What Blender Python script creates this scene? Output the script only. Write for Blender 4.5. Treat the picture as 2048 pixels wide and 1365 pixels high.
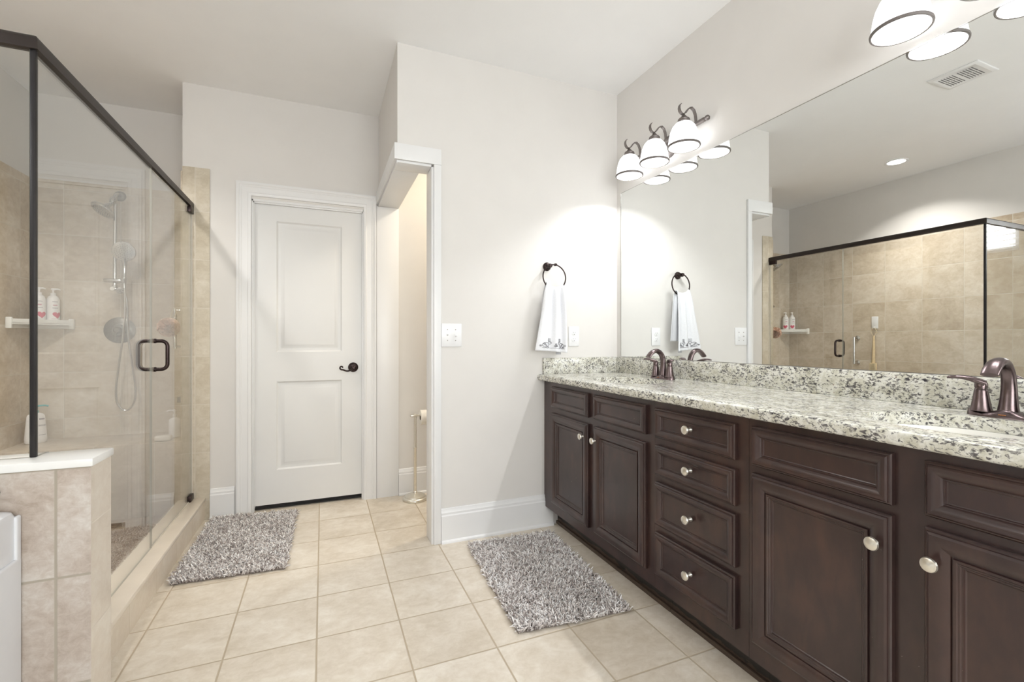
import bpy, bmesh, math, random
import numpy as np
from mathutils import Vector, Matrix
random.seed(7); rng = np.random.default_rng(7)
for o in list(bpy.data.objects): bpy.data.objects.remove(o)
S = bpy.context.scene
COL = S.collection
PI = math.pi
R = math.radians

# ------------------------------------------------------------------ camera
FPX = 918.96
cd = bpy.data.cameras.new('camera'); cam = bpy.data.objects.new('camera', cd); COL.objects.link(cam)
cd.sensor_width = 36.0; cd.lens = FPX / 2048 * 36.0; cd.clip_start = 0.02
cd.shift_y = -(682.5 - 681.07) / 2048
cam.location = (0, 0, 1.125); cam.rotation_euler = (R(90), 0, -0.3908)
S.camera = cam
# ------------------------------------------------------------------ world, exposure
w = bpy.data.worlds.new('sky'); S.world = w; w.use_nodes = True
wb = w.node_tree.nodes['Background']; wb.inputs[0].default_value = (0.975, 0.985, 1.0, 1); wb.inputs[1].default_value = 6.6
vs = S.view_settings; vs.view_transform = 'Standard'; vs.look = 'None'; vs.gamma = 1; vs.use_curve_mapping = False
vs.exposure = 0.84
LAMP_W, RECESS_W, TOILET_W = 5.5, 8.5, 10.0
LAMP_GLOW = 1.55

def light(name, kind, loc, power, color=(1, 1, 1), size=0.03, rot=(0, 0, 0), **k):
    l = bpy.data.lights.new(name, kind); l.energy = power; l.color = color
    if kind == 'AREA':
        l.shape = k.get('shape', 'RECTANGLE'); l.size = size
        if 'size_y' in k: l.size_y = k['size_y']
    elif kind in ('POINT', 'SPOT'):
        l.shadow_soft_size = size
        if kind == 'SPOT': l.spot_size = k.get('cone', R(120)); l.spot_blend = k.get('blend', 0.5)
    o = bpy.data.objects.new(name, l); COL.objects.link(o); o.location = loc; o.rotation_euler = rot
    return o

# ------------------------------------------------------------------ dimensions
XV, YP, YD, ZC = 1.774, 2.509, 3.402, 2.7226
XL, YS = -1.735, 3.90
XG, YG = -0.753, 1.712
XRET = -0.801
TT = 0.008            # tile thickness
YR = -1.9             # rear wall

# portals over the tub window and the added rear window (daylight only)
for nm, loc, rot, sx, sy in (('window_portal', (XL - 0.10, 0.935, 2.16), (0, R(-90), 0), 0.55, 1.15),
                             ('window_portal', (0.35, YR - 0.05, 1.50), (R(90), 0, 0), 1.9, 1.5)):
    p = light(nm, 'AREA', loc, 1.0, size=sx, size_y=sy, rot=rot); p.data.cycles.is_portal = True

# ------------------------------------------------------------------ materials
def srgb(r, g, b):
    def f(c):
        c /= 255.0
        return c / 12.92 if c <= 0.04045 else ((c + 0.055) / 1.055) ** 2.4
    return (f(r), f(g), f(b), 1.0)

class NT:
    def __init__(s, name):
        s.m = bpy.data.materials.new(name); s.m.use_nodes = True
        s.t = s.m.node_tree; s.n = s.t.nodes; s.b = s.n['Principled BSDF']; s.out = s.n['Material Output']
    def new(s, typ, **k):
        n = s.n.new(typ)
        for a, v in k.items(): setattr(n, a, v)
        return n
    def link(s, a, b): s.t.links.new(a, b)
    def put(s, sock, v):
        if hasattr(v, 'is_output'): s.link(v, sock)
        else: sock.default_value = v
    def math(s, op, a, b=None, c=None):
        n = s.new('ShaderNodeMath', operation=op)
        s.put(n.inputs[0], a)
        if b is not None: s.put(n.inputs[1], b)
        if c is not None: s.put(n.inputs[2], c)
        return n.outputs[0]
    def mix(s, f, a, b):
        n = s.new('ShaderNodeMix', data_type='RGBA')
        s.put(n.inputs['Factor'], f); s.put(n.inputs[6], a); s.put(n.inputs[7], b)
        return n.outputs[2]
    def ramp(s, f, stops):
        n = s.new('ShaderNodeValToRGB'); s.link(f, n.inputs[0]); e = n.color_ramp.elements
        while len(e) < len(stops): e.new(0.5)
        for i, (p, c) in enumerate(stops):
            e[i].position = p; e[i].color = c if len(c) == 4 else (*c, 1)
        return n.outputs[0]
    def noise(s, vec, scale, detail=4, rough=0.55, dist=0.0):
        n = s.new('ShaderNodeTexNoise'); s.link(vec, n.inputs['Vector'])
        n.inputs['Scale'].default_value = scale; n.inputs['Detail'].default_value = detail
        n.inputs['Roughness'].default_value = rough; n.inputs['Distortion'].default_value = dist
        return n.outputs['Fac']
    def pos(s): return s.new('ShaderNodeNewGeometry').outputs['Position']
    def mapping(s, vec, sc=(1, 1, 1), rot=(0, 0, 0)):
        n = s.new('ShaderNodeMapping'); s.link(vec, n.inputs[0]); n.inputs['Scale'].default_value = sc; n.inputs['Rotation'].default_value = rot
        return n.outputs[0]
    def bump(s, h, strength, dist):
        n = s.new('ShaderNodeBump'); s.link(h, n.inputs['Height']); n.inputs['Strength'].default_value = strength; n.inputs['Distance'].default_value = dist
        s.link(n.outputs[0], s.b.inputs['Normal'])
    def set(s, color=None, rough=None, metal=None, spec=None, **k):
        b = s.b
        if color is not None: s.put(b.inputs['Base Color'], color)
        if rough is not None: s.put(b.inputs['Roughness'], rough)
        if metal is not None: b.inputs['Metallic'].default_value = metal
        if spec is not None: b.inputs['Specular IOR Level'].default_value = spec
        for a, v in k.items(): s.put(b.inputs[a.replace('_', ' ')], v)
        return s.m

def simple(name, color, rough=0.5, metal=0.0, var=0.0, scale=30, spec=None, bump=0.0):
    t = NT(name)
    c = color
    if var or bump:
        f = t.noise(t.pos(), scale, 3)
        if var:
            lo = tuple(x * (1 - var) for x in color[:3]) + (1,); hi = tuple(min(1, x * (1 + var)) for x in color[:3]) + (1,)
            c = t.ramp(f, [(0.3, lo), (0.7, hi)])
        if bump: t.bump(f, 0.3, bump)
    return t.set(c, rough, metal, spec)

M = {}
M['wall'] = simple('wall_paint', srgb(221, 218, 214), 0.62, var=0.012, scale=6, bump=0.0006)
M['ceiling'] = simple('ceiling_paint', srgb(243, 243, 243), 0.8, var=0.01, scale=5)
M['trim'] = simple('white_trim_paint', srgb(229, 229, 229), 0.35, var=0.01, scale=5)
M['door'] = simple('white_door_paint', srgb(224, 224, 223), 0.4, var=0.01, scale=4)
M['white'] = simple('white_plastic', srgb(235, 235, 236), 0.3, var=0.01)
M['acrylic'] = simple('white_acrylic', srgb(228, 230, 234), 0.16, var=0.01)
M['ceramic'] = simple('white_ceramic', srgb(238, 236, 230), 0.12, var=0.01)
M['cap'] = simple('white_marble_cap', srgb(240, 240, 238), 0.18, var=0.015, scale=12)
M['curb'] = simple('cream_marble_sill', srgb(226, 216, 202), 0.22, var=0.04, scale=7)
M['bronze'] = simple('oil_rubbed_bronze', srgb(58, 48, 47), 0.33, 0.9, var=0.25, scale=40)
M['rail'] = simple('dark_bronze_rail', srgb(56, 49, 46), 0.42, 0.6, var=0.1, scale=20)
M['faucet'] = simple('brushed_bronze', srgb(108, 95, 95), 0.28, 1.0, var=0.12, scale=60)
M['band'] = simple('grey_rim_metal', srgb(112, 106, 103), 0.5, 0.3)
M['sconce'] = simple('pewter_metal', srgb(128, 121, 118), 0.42, 0.75, var=0.15, scale=50)
M['nickel'] = simple('brushed_nickel', srgb(226, 222, 212), 0.28, 0.9, var=0.04, scale=80)
M['chrome'] = simple('satin_chrome', srgb(205, 203, 200), 0.14, 1.0, var=0.03)
M['post'] = simple('black_bronze_post', srgb(38, 35, 36), 0.45, 0.3, var=0.1)
M['greymetal'] = simple('grey_metal', srgb(135, 130, 124), 0.3, 0.9, var=0.06)
M['dark'] = simple('dark_hollow', srgb(38, 36, 35), 0.7)
M['slot'] = simple('slot_grey', srgb(112, 112, 114), 0.6)
M['towel'] = simple('white_terry', srgb(228, 229, 233), 0.95, var=0.05, scale=260, bump=0.002)
M['thread'] = simple('grey_thread', srgb(108, 106, 112), 0.9, var=0.3, scale=90)
M['tag'] = simple('grey_tag', srgb(176, 176, 180), 0.8, var=0.3, scale=700)
M['paper'] = simple('tissue_paper', srgb(240, 236, 228), 0.95, var=0.03, scale=60)
M['card'] = simple('brown_card', srgb(110, 92, 74), 0.9)
M['pink'] = simple('pink_print', srgb(214, 74, 104), 0.45, var=0.04)
M['print'] = simple('grey_print', srgb(120, 110, 118), 0.5)
M['pinkprint'] = simple('rose_print', srgb(200, 120, 140), 0.5)
M['teal'] = simple('teal_plastic', srgb(44, 168, 172), 0.35, var=0.03)
M['bottle'] = simple('white_bottle', srgb(243, 240, 238), 0.3, var=0.01)
M['soap'] = simple('cream_soap', srgb(238, 232, 220), 0.4, var=0.03)
M['loofah'] = simple('peach_mesh', srgb(234, 196, 172), 0.9, var=0.25, scale=60)
M['wood'] = simple('pale_bamboo', srgb(214, 190, 150), 0.5, var=0.1, scale=40)
M['bristle'] = simple('cream_bristle', srgb(222, 206, 172), 0.9, var=0.15, scale=200)
M['orange'] = simple('orange_mark', srgb(176, 118, 72), 0.5)
M['blind'] = simple('white_blind', srgb(240, 242, 246), 0.45, var=0.01)
M['tape'] = simple('frosted_seal', srgb(222, 216, 206), 0.4)

# granite
t = NT('speckled_granite')
p = t.pos(); pm = t.mapping(p, (1.0, 0.62, 1.0), (R(38), R(25), R(30)))
big = t.noise(pm, 26, 4, 0.6, 0.8)
fleck = t.noise(pm, 150, 3, 0.62, 0.6)
thr = t.math('ADD', fleck, t.math('MULTIPLY', t.math('SUBTRACT', big, 0.5), 0.42))
base = t.ramp(t.noise(p, 34, 4, 0.65, 0.5), [(0.28, srgb(178, 174, 156)), (0.46, srgb(205, 203, 190)), (0.62, srgb(224, 223, 216)), (0.8, srgb(188, 185, 174))])
grey = t.ramp(thr, [(0.35, (1, 1, 1)), (0.447, (0.62, 0.62, 0.62)), (0.477, (0, 0, 0))])
dark = t.ramp(t.noise(pm, 110, 2, 0.5, 0.4), [(0.35, srgb(46, 44, 52)), (0.65, srgb(120, 116, 114))])
c = t.mix(grey, base, dark)
rust = t.ramp(t.noise(p, 70, 2, 0.5), [(0.735, (0, 0, 0)), (0.76, (0.8, 0.8, 0.8))])
c = t.mix(rust, c, srgb(112, 70, 60))
M['granite'] = t.set(c, 0.14, spec=0.5)

# espresso cabinet wood
t = NT('espresso_wood')
p = t.pos()
g = t.noise(t.mapping(p, (4, 4, 1.4)), 5, 5, 0.6, 0.4)
g2 = t.noise(p, 5, 3, 0.5)
c = t.ramp(t.math('ADD', t.math('MULTIPLY', g, 0.45), t.math('MULTIPLY', g2, 0.55)), [(0.32, srgb(42, 29, 28)), (0.5, srgb(55, 39, 37)), (0.68, srgb(72, 50, 43))])
chip = t.ramp(t.noise(p, 130, 1, 0.4), [(0.83, (0, 0, 0)), (0.837, (1, 1, 1))])
c = t.mix(chip, c, srgb(176, 160, 148))
M['cab'] = t.set(c, 0.31, spec=0.5, Coat_Weight=0.25, Coat_Roughness=0.18)
# worn toe kick
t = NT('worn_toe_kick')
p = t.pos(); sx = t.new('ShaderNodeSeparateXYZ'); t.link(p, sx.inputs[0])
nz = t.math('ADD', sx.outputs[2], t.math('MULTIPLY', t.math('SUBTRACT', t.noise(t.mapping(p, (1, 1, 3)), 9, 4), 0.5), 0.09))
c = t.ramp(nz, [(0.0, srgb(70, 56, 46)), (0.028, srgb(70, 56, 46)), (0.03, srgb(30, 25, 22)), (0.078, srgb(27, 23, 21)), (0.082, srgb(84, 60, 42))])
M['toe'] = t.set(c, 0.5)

def tile_mat(name, ax, ay, sx_, sy_, ox, oy, cols, grout, gw=0.003, rough=0.3, seedx=0.0, cs=5.0, contrast=1.0, bumpd=0.002):
    """ax, ay: world axes of the tile face"""
    t = NT(name); p = t.pos(); sep = t.new('ShaderNodeSeparateXYZ'); t.link(p, sep.inputs[0])
    u = t.math('DIVIDE', t.math('SUBTRACT', sep.outputs[ax], ox), sx_)
    v = t.math('DIVIDE', t.math('SUBTRACT', sep.outputs[ay], oy), sy_)
    def edge(a, s):
        f = t.math('FRACT', a); d = t.math('MINIMUM', f, t.math('SUBTRACT', 1.0, f))
        return t.math('MULTIPLY', d, s)
    d = t.math('MINIMUM', edge(u, sx_), edge(v, sy_))
    mr = t.new('ShaderNodeMapRange'); t.link(d, mr.inputs[0]); mr.inputs[1].default_value = gw * 0.35; mr.inputs[2].default_value = gw * 0.75
    comb = t.new('ShaderNodeCombineXYZ'); t.link(t.math('FLOOR', u), comb.inputs[0]); t.link(t.math('FLOOR', v), comb.inputs[1]); comb.inputs[2].default_value = seedx
    wn = t.new('ShaderNodeTexWhiteNoise'); t.link(comb.outputs[0], wn.inputs['Vector'])
    off = t.new('ShaderNodeVectorMath', operation='SCALE'); t.link(wn.outputs['Color'], off.inputs[0]); off.inputs['Scale'].default_value = 9.0
    add = t.new('ShaderNodeVectorMath', operation='ADD'); t.link(p, add.inputs[0]); t.link(off.outputs[0], add.inputs[1])
    sc = [1.0, 1.0, 1.0]; sc[ax] = 0.8
    vec = t.mapping(add.outputs[0], tuple(sc))
    n1 = t.noise(vec, cs, 6, 0.62, 0.6); n2 = t.noise(vec, cs * 6, 6, 0.72, 0.5)
    f = t.math('ADD', t.math('MULTIPLY', n1, 0.55), t.math('MULTIPLY', n2, 0.45))
    f = t.math('ADD', f, t.math('MULTIPLY', t.math('SUBTRACT', wn.outputs['Value'], 0.5), 0.14 * contrast))
    c = t.ramp(f, [(0.34, cols[0]), (0.5, cols[1]), (0.66, cols[2])])
    c = t.mix(mr.outputs[0], grout, c)
    h = t.math('ADD', mr.outputs[0], t.math('MULTIPLY', n2, 0.12))
    t.bump(h, 0.35, bumpd)
    rg = t.ramp(mr.outputs[0], [(0, (0.8, 0.8, 0.8)), (1, (rough, rough, rough))])
    return t.set(c, rg)

TAN = (srgb(184, 167, 145), srgb(205, 191, 171), srgb(223, 213, 198))
TAN2 = (srgb(186, 174, 152), srgb(203, 193, 174), srgb(218, 210, 195))
GROUT = srgb(214, 206, 192)
M['floor'] = tile_mat('floor_tile', 0, 1, 0.3054, 0.3054, -0.0206, 1.881, (srgb(202, 190, 172), srgb(217, 207, 192), srgb(230, 223, 211)), srgb(182, 168, 147), 0.006, 0.24, contrast=0.5)
M['tile_left'] = tile_mat('shower_tile_left', 1, 2, 0.3105, 0.3007, 3.176, 0.313, TAN, GROUT, 0.0045, 0.3, 1.0, contrast=0.85)
M['tile_back'] = tile_mat('shower_tile_back', 0, 2, 0.2985, 0.3007, -1.567, 0.313, TAN, GROUT, 0.0045, 0.3, 2.0)
M['tile_strip'] = tile_mat('shower_tile_strip', 0, 2, 0.30, 0.3012, -0.734, 0.1218, TAN2, GROUT, 0.0045, 0.5, 3.0, contrast=0.6)
M['tile_side'] = tile_mat('shower_tile_side', 1, 2, 0.30, 0.3012, 3.402, 0.1218, TAN, GROUT, 0.0045, 0.3, 4.0)
M['tile_knee'] = tile_mat('knee_tile', 0, 2, 0.30, 0.30, -0.676, 0.472, (srgb(163, 147, 133), srgb(190, 178, 167), srgb(212, 206, 199)), srgb(170, 161, 147), 0.006, 0.3, 5.0, cs=7, contrast=0.5)
M['tile_kneeside'] = tile_mat('knee_tile_side', 1, 2, 0.30, 0.30, 1.63, 0.311, (srgb(205, 193, 178), srgb(218, 207, 193), srgb(228, 220, 208)), srgb(226, 218, 206), 0.004, 0.3, 6.0, contrast=0.4)
M['tile_curb'] = tile_mat('curb_tile', 1, 2, 0.3054, 0.40, 1.881, -0.2, (srgb(205, 192, 175), srgb(216, 204, 188), srgb(226, 217, 203)), srgb(214, 204, 188), 0.004, 0.3, 7.0, contrast=0.4)
M['tile_showerfloor'] = tile_mat('shower_floor_tile', 0, 1, 0.15, 0.15, -0.82, 1.77, (srgb(128, 108, 90), srgb(152, 133, 113), srgb(176, 158, 138)), srgb(140, 122, 104), 0.003, 0.35, 8.0, cs=9)
M['tile_bench'] = tile_mat('bench_tile', 0, 1, 0.2985, 0.45, -1.567, 3.46, TAN, GROUT, 0.004, 0.3, 9.0)

# clear glass (Schlick mix; both faces of the slab reflect)
def glass_mat(name, tint):
    t = NT(name)
    geo = t.new('ShaderNodeNewGeometry')
    dot = t.new('ShaderNodeVectorMath', operation='DOT_PRODUCT'); t.link(geo.outputs['Incoming'], dot.inputs[0]); t.link(geo.outputs['Normal'], dot.inputs[1])
    c = t.math('SUBTRACT', 1.0, t.math('ABSOLUTE', dot.outputs['Value']))
    f = t.math('ADD', 0.055, t.math('MULTIPLY', 0.945, t.math('POWER', c, 3.6)))
    tr = t.new('ShaderNodeBsdfTransparent'); tr.inputs[0].default_value = tint
    gl = t.new('ShaderNodeBsdfGlossy'); gl.inputs['Roughness'].default_value = 0.0
    mx = t.new('ShaderNodeMixShader'); t.link(f, mx.inputs[0]); t.link(tr.outputs[0], mx.inputs[1]); t.link(gl.outputs[0], mx.inputs[2])
    t.link(mx.outputs[0], t.out.inputs[0])
    return t.m
M['glass'] = glass_mat('clear_glass', (0.985, 0.992, 0.985, 1))
M['glassedge'] = simple('glass_edge', srgb(168, 166, 156), 0.25)
t = NT('mirror_silver'); M['mirror'] = t.set((0.86, 0.875, 0.865, 1), 0.0, 1.0)
# glowing opal shade
t = NT('opal_glass_lit')
em = t.new('ShaderNodeEmission'); em.inputs[0].default_value = (0.985, 0.99, 1.0, 1); em.inputs[1].default_value = LAMP_GLOW
t.link(em.outputs[0], t.out.inputs[0]); M['opal'] = t.m
t = NT('recessed_lamp_lit')
em = t.new('ShaderNodeEmission'); em.inputs[0].default_value = (1.0, 0.95, 0.88, 1); em.inputs[1].default_value = 9.0
t.link(em.outputs[0], t.out.inputs[0]); M['lamp'] = t.m
# rug pile, tuft colour from an attribute
def rug_mat(name):
    t = NT(name); a = t.new('ShaderNodeAttribute'); a.attribute_name = 'tuft'
    sep = t.new('ShaderNodeSeparateColor'); t.link(a.outputs['Color'], sep.inputs[0])
    c = t.ramp(sep.outputs[0], [(0.0, srgb(124, 113, 109)), (0.3, srgb(180, 170, 166)), (0.62, srgb(230, 224, 221)), (1.0, srgb(252, 251, 251))])
    return t.set(c, 0.8, spec=0.25, Sheen_Weight=0.2)
M['rug'] = rug_mat('shag_yarn')
M['rugback'] = simple('rug_backing', srgb(120, 110, 104), 0.95, var=0.1, scale=200)

# ------------------------------------------------------------------ mesh helpers
class MB:
    def __init__(s): s.v = []; s.f = []; s.mi = []; s.col = None
    def add(s, vs, fs, mi=0):
        k = len(s.v); s.v.extend([tuple(x) for x in vs]); s.f.extend([tuple(i + k for i in f) for f in fs]); s.mi.extend([mi] * len(fs)); return s
    def bm(s, b, mi=0):
        b.verts.ensure_lookup_table(); b.verts.index_update()
        s.add([v.co[:] for v in b.verts], [[v.index for v in f.verts] for f in b.faces], mi); b.free(); return s
    def box(s, x0, x1, y0, y1, z0, z1, bev=0.0, seg=2, mi=0, mat=None):
        b = bmesh.new(); bmesh.ops.create_cube(b, size=1.0)
        for v in b.verts: v.co = Vector(((x0 + x1) / 2 + v.co.x * (x1 - x0), (y0 + y1) / 2 + v.co.y * (y1 - y0), (z0 + z1) / 2 + v.co.z * (z1 - z0)))
        if bev > 0: bmesh.ops.bevel(b, geom=b.edges[:], offset=bev, segments=seg, profile=0.5, affect='EDGES')
        if mat is not None: bmesh.ops.transform(b, matrix=mat, verts=b.verts)
        return s.bm(b, mi)
    def lathe(s, prof, c=(0, 0, 0), axis=(0, 0, 1), n=24, mi=0, caps=True, closed=False):
        """prof: (r, h) along axis"""
        a = Vector(axis).normalized(); q = a.to_track_quat('Z', 'Y').to_matrix()
        vs = []; c = Vector(c)
        for r, h in prof:
            for i in range(n):
                th = 2 * PI * i / n
                vs.append(c + q @ Vector((max(r, 1e-5) * math.cos(th), max(r, 1e-5) * math.sin(th), h)))
        fs = []
        m = len(prof)
        for j in range(m if closed else m - 1):
            for i in range(n):
                k = (i + 1) % n; j2 = (j + 1) % m
                fs.append((j * n + i, j * n + k, j2 * n + k, j2 * n + i))
        if caps and not closed:
            fs.append(tuple(reversed(range(n)))); fs.append(tuple((m - 1) * n + i for i in range(n)))
        return s.add(vs, fs, mi)
    def sweep(s, pts, shape, up=(0, 0, 1), scale=None, closed=False, mi=0, caps=True):
        """shape: list of (a, b) cross section offsets; a along side, b along normal"""
        pts = [Vector(p) for p in pts]; n = len(shape); vs = []; up = Vector(up); prev = None
        for i, p in enumerate(pts):
            if closed: d = pts[(i + 1) % len(pts)] - pts[i - 1]
            else: d = pts[min(i + 1, len(pts) - 1)] - pts[max(i - 1, 0)]
            d.normalize()
            ref = up if prev is None else prev
            side = d.cross(ref)
            if side.length < 1e-4: side = d.cross(Vector((1, 0, 0)))
            side.normalize(); nn = side.cross(d).normalized(); prev = nn
            k = 1.0 if scale is None else scale[i]
            ka, kb = k if isinstance(k, tuple) else (k, k)
            for a, b in shape: vs.append(p + side * a * ka + nn * b * kb)
        fs = []; m = len(pts)
        for j in range(m if closed else m - 1):
            j2 = (j + 1) % m
            for i in range(n):
                k = (i + 1) % n; fs.append((j * n + i, j * n + k, j2 * n + k, j2 * n + i))
        if caps and not closed:
            fs.append(tuple(reversed(range(n)))); fs.append(tuple((m - 1) * n + i for i in range(n)))
        return s.add(vs, fs, mi)
    def tube(s, pts, r, n=12, closed=False, mi=0, scale=None, up=(0, 0, 1), flat=1.0):
        sh = [(r * math.cos(2 * PI * i / n), r * flat * math.sin(2 * PI * i / n)) for i in range(n)]
        return s.sweep(pts, sh, up, scale, closed, mi)
    def rings(s, f, a0, a1, z0, z1, prof, mi=0):
        """nested mitred rectangles: prof = (inset, depth); last ring is filled"""
        vs = []
        for i, d in prof:
            for a, z in ((a0 + i, z0 + i), (a1 - i, z0 + i), (a1 - i, z1 - i), (a0 + i, z1 - i)): vs.append(f(a, z, d))
        fs = []; m = len(prof)
        for j in range(m - 1):
            for i in range(4):
                k = (i + 1) % 4; fs.append((j * 4 + i, j * 4 + k, j * 4 + 4 + k, j * 4 + 4 + i))
        fs.append(tuple((m - 1) * 4 + i for i in range(4)))
        return s.add(vs, fs, mi)
    def build(s, name, mats, parent=None, origin=None, smooth=35, recalc=True):
        org = Vector(origin) if origin is not None else (Vector(WORG[parent.name]) if parent is not None else Vector((0, 0, 0)))
        me = bpy.data.meshes.new(name)
        me.from_pydata([tuple(Vector(v) - org) for v in s.v], [], s.f)
        if not isinstance(mats, (list, tuple)): mats = [mats]
        for m in mats: me.materials.append(M[m] if isinstance(m, str) else m)
        me.polygons.foreach_set('material_index', s.mi)
        if recalc:
            b = bmesh.new(); b.from_mesh(me); bmesh.ops.recalc_face_normals(b, faces=b.faces); b.to_mesh(me); b.free()
        me.polygons.foreach_set('use_smooth', [True] * len(me.polygons))
        me.set_sharp_from_angle(angle=R(smooth))
        me.update()
        o = bpy.data.objects.new(name, me); COL.objects.link(o)
        if parent is not None: o.parent = parent; WORG[o.name] = tuple(org)
        else: o.location = org; WORG[o.name] = tuple(org)
        return o
WORG = {}

def thing(name, label, cat, loc=(0, 0, 0), group=None):
    o = bpy.data.objects.new(name, None); COL.objects.link(o); o.location = loc; o.empty_display_size = 0.05
    o['label'] = label; o['category'] = cat
    if group: o['group'] = group
    WORG[o.name] = tuple(loc); return o
def tag(o, label, cat, group=None):
    o['label'] = label; o['category'] = cat
    if group: o['group'] = group
    return o
STRUCT = {
 'floor': ('beige square tile floor of the bathroom', 'floor'), 'ceiling': ('flat off-white ceiling over the whole bathroom', 'ceiling')}
def struct(name, mb, mats, label, cat, **k):
    o = mb.build(name, mats, **k); o['kind'] = 'structure'; o['label'] = label; o['category'] = cat; return o
def sthing(name, label, cat, loc=(0, 0, 0)):
    o = thing(name, label, cat, loc); o['kind'] = 'structure'; return o
def copy_tree(o, parent=None, loc=None):
    c = o.copy(); COL.objects.link(c)
    if parent is not None: c.parent = parent
    if loc is not None: c.location = loc
    WORG[c.name] = tuple(c.location) if parent is None else WORG.get(parent.name, (0, 0, 0))
    for ch in [x for x in bpy.data.objects if x.parent == o]: copy_tree(ch, c)
    return c

# ================================================================== SETTING
struct('floor', MB().box(-1.9, 2.3, YR - 0.1, 4.1, -0.12, 0), 'floor', 'beige square tile floor of the bathroom', 'floor')
struct('ceiling', MB().box(-1.9, 2.3, YR - 0.1, 4.1, ZC, ZC + 0.1), 'ceiling', 'flat off-white ceiling over the whole bathroom', 'ceiling')
struct('wall_right', MB().box(XV, XV + 0.12, YR, YP, 0, ZC).box(2.12, 2.22, YP + 0.12, YD, 0, ZC), 'wall', 'greige wall behind the long vanity mirror', 'wall')
struct('wall_middle', MB().box(0.565, 2.22, YP, YP + 0.12, 0, ZC).box(0.37, 0.565, YP, YP + 0.12, 2.092, ZC).box(0.37, 0.505, YP + 0.12, YD, 2.092, ZC),
       'wall', 'greige wall with the towel ring and the header over the toilet opening', 'wall')
struct('wall_back', MB().box(XRET, -0.424, YD, YD + 0.12, 0, ZC).box(-0.424, 0.268, YD, YD + 0.12, 2.045, ZC).box(0.268, 2.22, YD, YD + 0.12, 0, ZC)
       .box(XRET, XRET + 0.1, YD + 0.12, YS + 0.01, 0, ZC), 'wall', 'greige wall holding the white panel door', 'wall')
struct('wall_shower', MB().box(XL - 0.1, 2.22, YS + TT, YS + 0.12, 0, ZC), 'wall', 'greige wall above the tiles behind the shower head', 'wall')
wy0, wy1, wz0, wz1 = 0.36, 1.519, 1.868, 2.45
struct('wall_left', MB().box(XL - 0.12, XL - TT, YR, wy0, 0, ZC).box(XL - 0.12, XL - TT, wy1, YS + 0.1, 0, ZC).box(XL - 0.12, XL - TT, wy0, wy1, 0, wz0).box(XL - 0.12, XL - TT, wy0, wy1, wz1, ZC),
       'wall', 'greige wall above the tiles on the long side of shower and tub', 'wall')
rx0, rx1, rz0, rz1 = -0.6, 1.3, 0.75, 2.25
struct('wall_rear', MB().box(XL, rx0, YR - 0.1, YR, 0, ZC).box(rx1, XV + 0.12, YR - 0.1, YR, 0, ZC).box(rx0, rx1, YR - 0.1, YR, 0, rz0).box(rx0, rx1, YR - 0.1, YR, rz1, ZC),
       'wall', 'greige wall facing the shower end, with an opening for the added daylight window', 'wall')
# tile layers
ZT_ = 2.171
struct('trim_1', MB().box(XL - TT, XL, -0.25, wy0, 0, ZT_).box(XL - TT, XL, wy1, YS, 0, ZT_).box(XL - TT, XL, wy0, wy1, 0, wz0), 'tile_left', 'tan wall tiles along the shower and tub side', 'wall tiles')
struct('trim_2', MB().box(XL, XRET - TT, YS, YS + TT, 0, ZT_), 'tile_back', 'tan wall tiles behind the shower head', 'wall tiles')
struct('trim_3', MB().box(XRET - TT, XRET, YD - TT, YS, 0, ZT_), 'tile_side', 'tan tiles on the short wall with the loofah', 'wall tiles')
struct('trim_4', MB().box(XRET, -0.657, YD - TT, YD, 0, 2.203, 0.002), 'tile_strip', 'tan tile strip beside the shower door on the greige wall', 'wall tiles')
# bench
struct('trim_5', MB().box(XL, XRET - TT, 3.50, YS, 0.028, 0.484, 0.003), 'tile_bench', 'tan tiled shower bench under the shower head', 'bench')
struct('trim_6', MB().box(XL, -0.82, 1.771, 3.50, 0, 0.028), 'tile_showerfloor', 'brown tiled shower floor behind the glass', 'shower floor')
# curb
cb = MB().box(-0.822, -0.684, 1.771, YD - TT, 0, 0.118, mi=0).box(-0.826, -0.678, 1.771, YD - TT, 0.118, 0.140, 0.004, mi=1)
struct('trim_7', cb, ['tile_curb', 'curb'], 'cream topped shower curb under the glass door', 'curb')
# knee wall
XK = -0.600; Yk0, Yk1 = 1.639, 1.771
kb = MB()
kb.add([(XL, Yk0, 0), (XK, Yk0, 0), (XK, Yk0, 0.772), (XL, Yk0, 0.772)], [(0, 1, 2, 3)], 0)
kb.add([(XK, Yk0, 0), (XK, Yk1, 0), (XK, Yk1, 0.772), (XK, Yk0, 0.772)], [(0, 1, 2, 3)], 1)
kb.add([(XK, Yk1, 0), (XL, Yk1, 0), (XL, Yk1, 0.772), (XK, Yk1, 0.772)], [(0, 1, 2, 3)], 0)
kb.add([(XL, Yk0, 0.772), (XK, Yk0, 0.772), (XK, Yk1, 0.772), (XL, Yk1, 0.772)], [(0, 1, 2, 3)], 0)
struct('wall_knee', kb, ['tile_knee', 'tile_kneeside'], 'low tiled wall between tub and shower', 'wall')
struct('trim_8', MB().box(XL, XK + 0.006, Yk0 - 0.006, Yk1 + 0.006, 0.772, 0.795, 0.004), 'cap', 'white cap on the low tiled wall', 'wall cap')
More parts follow.
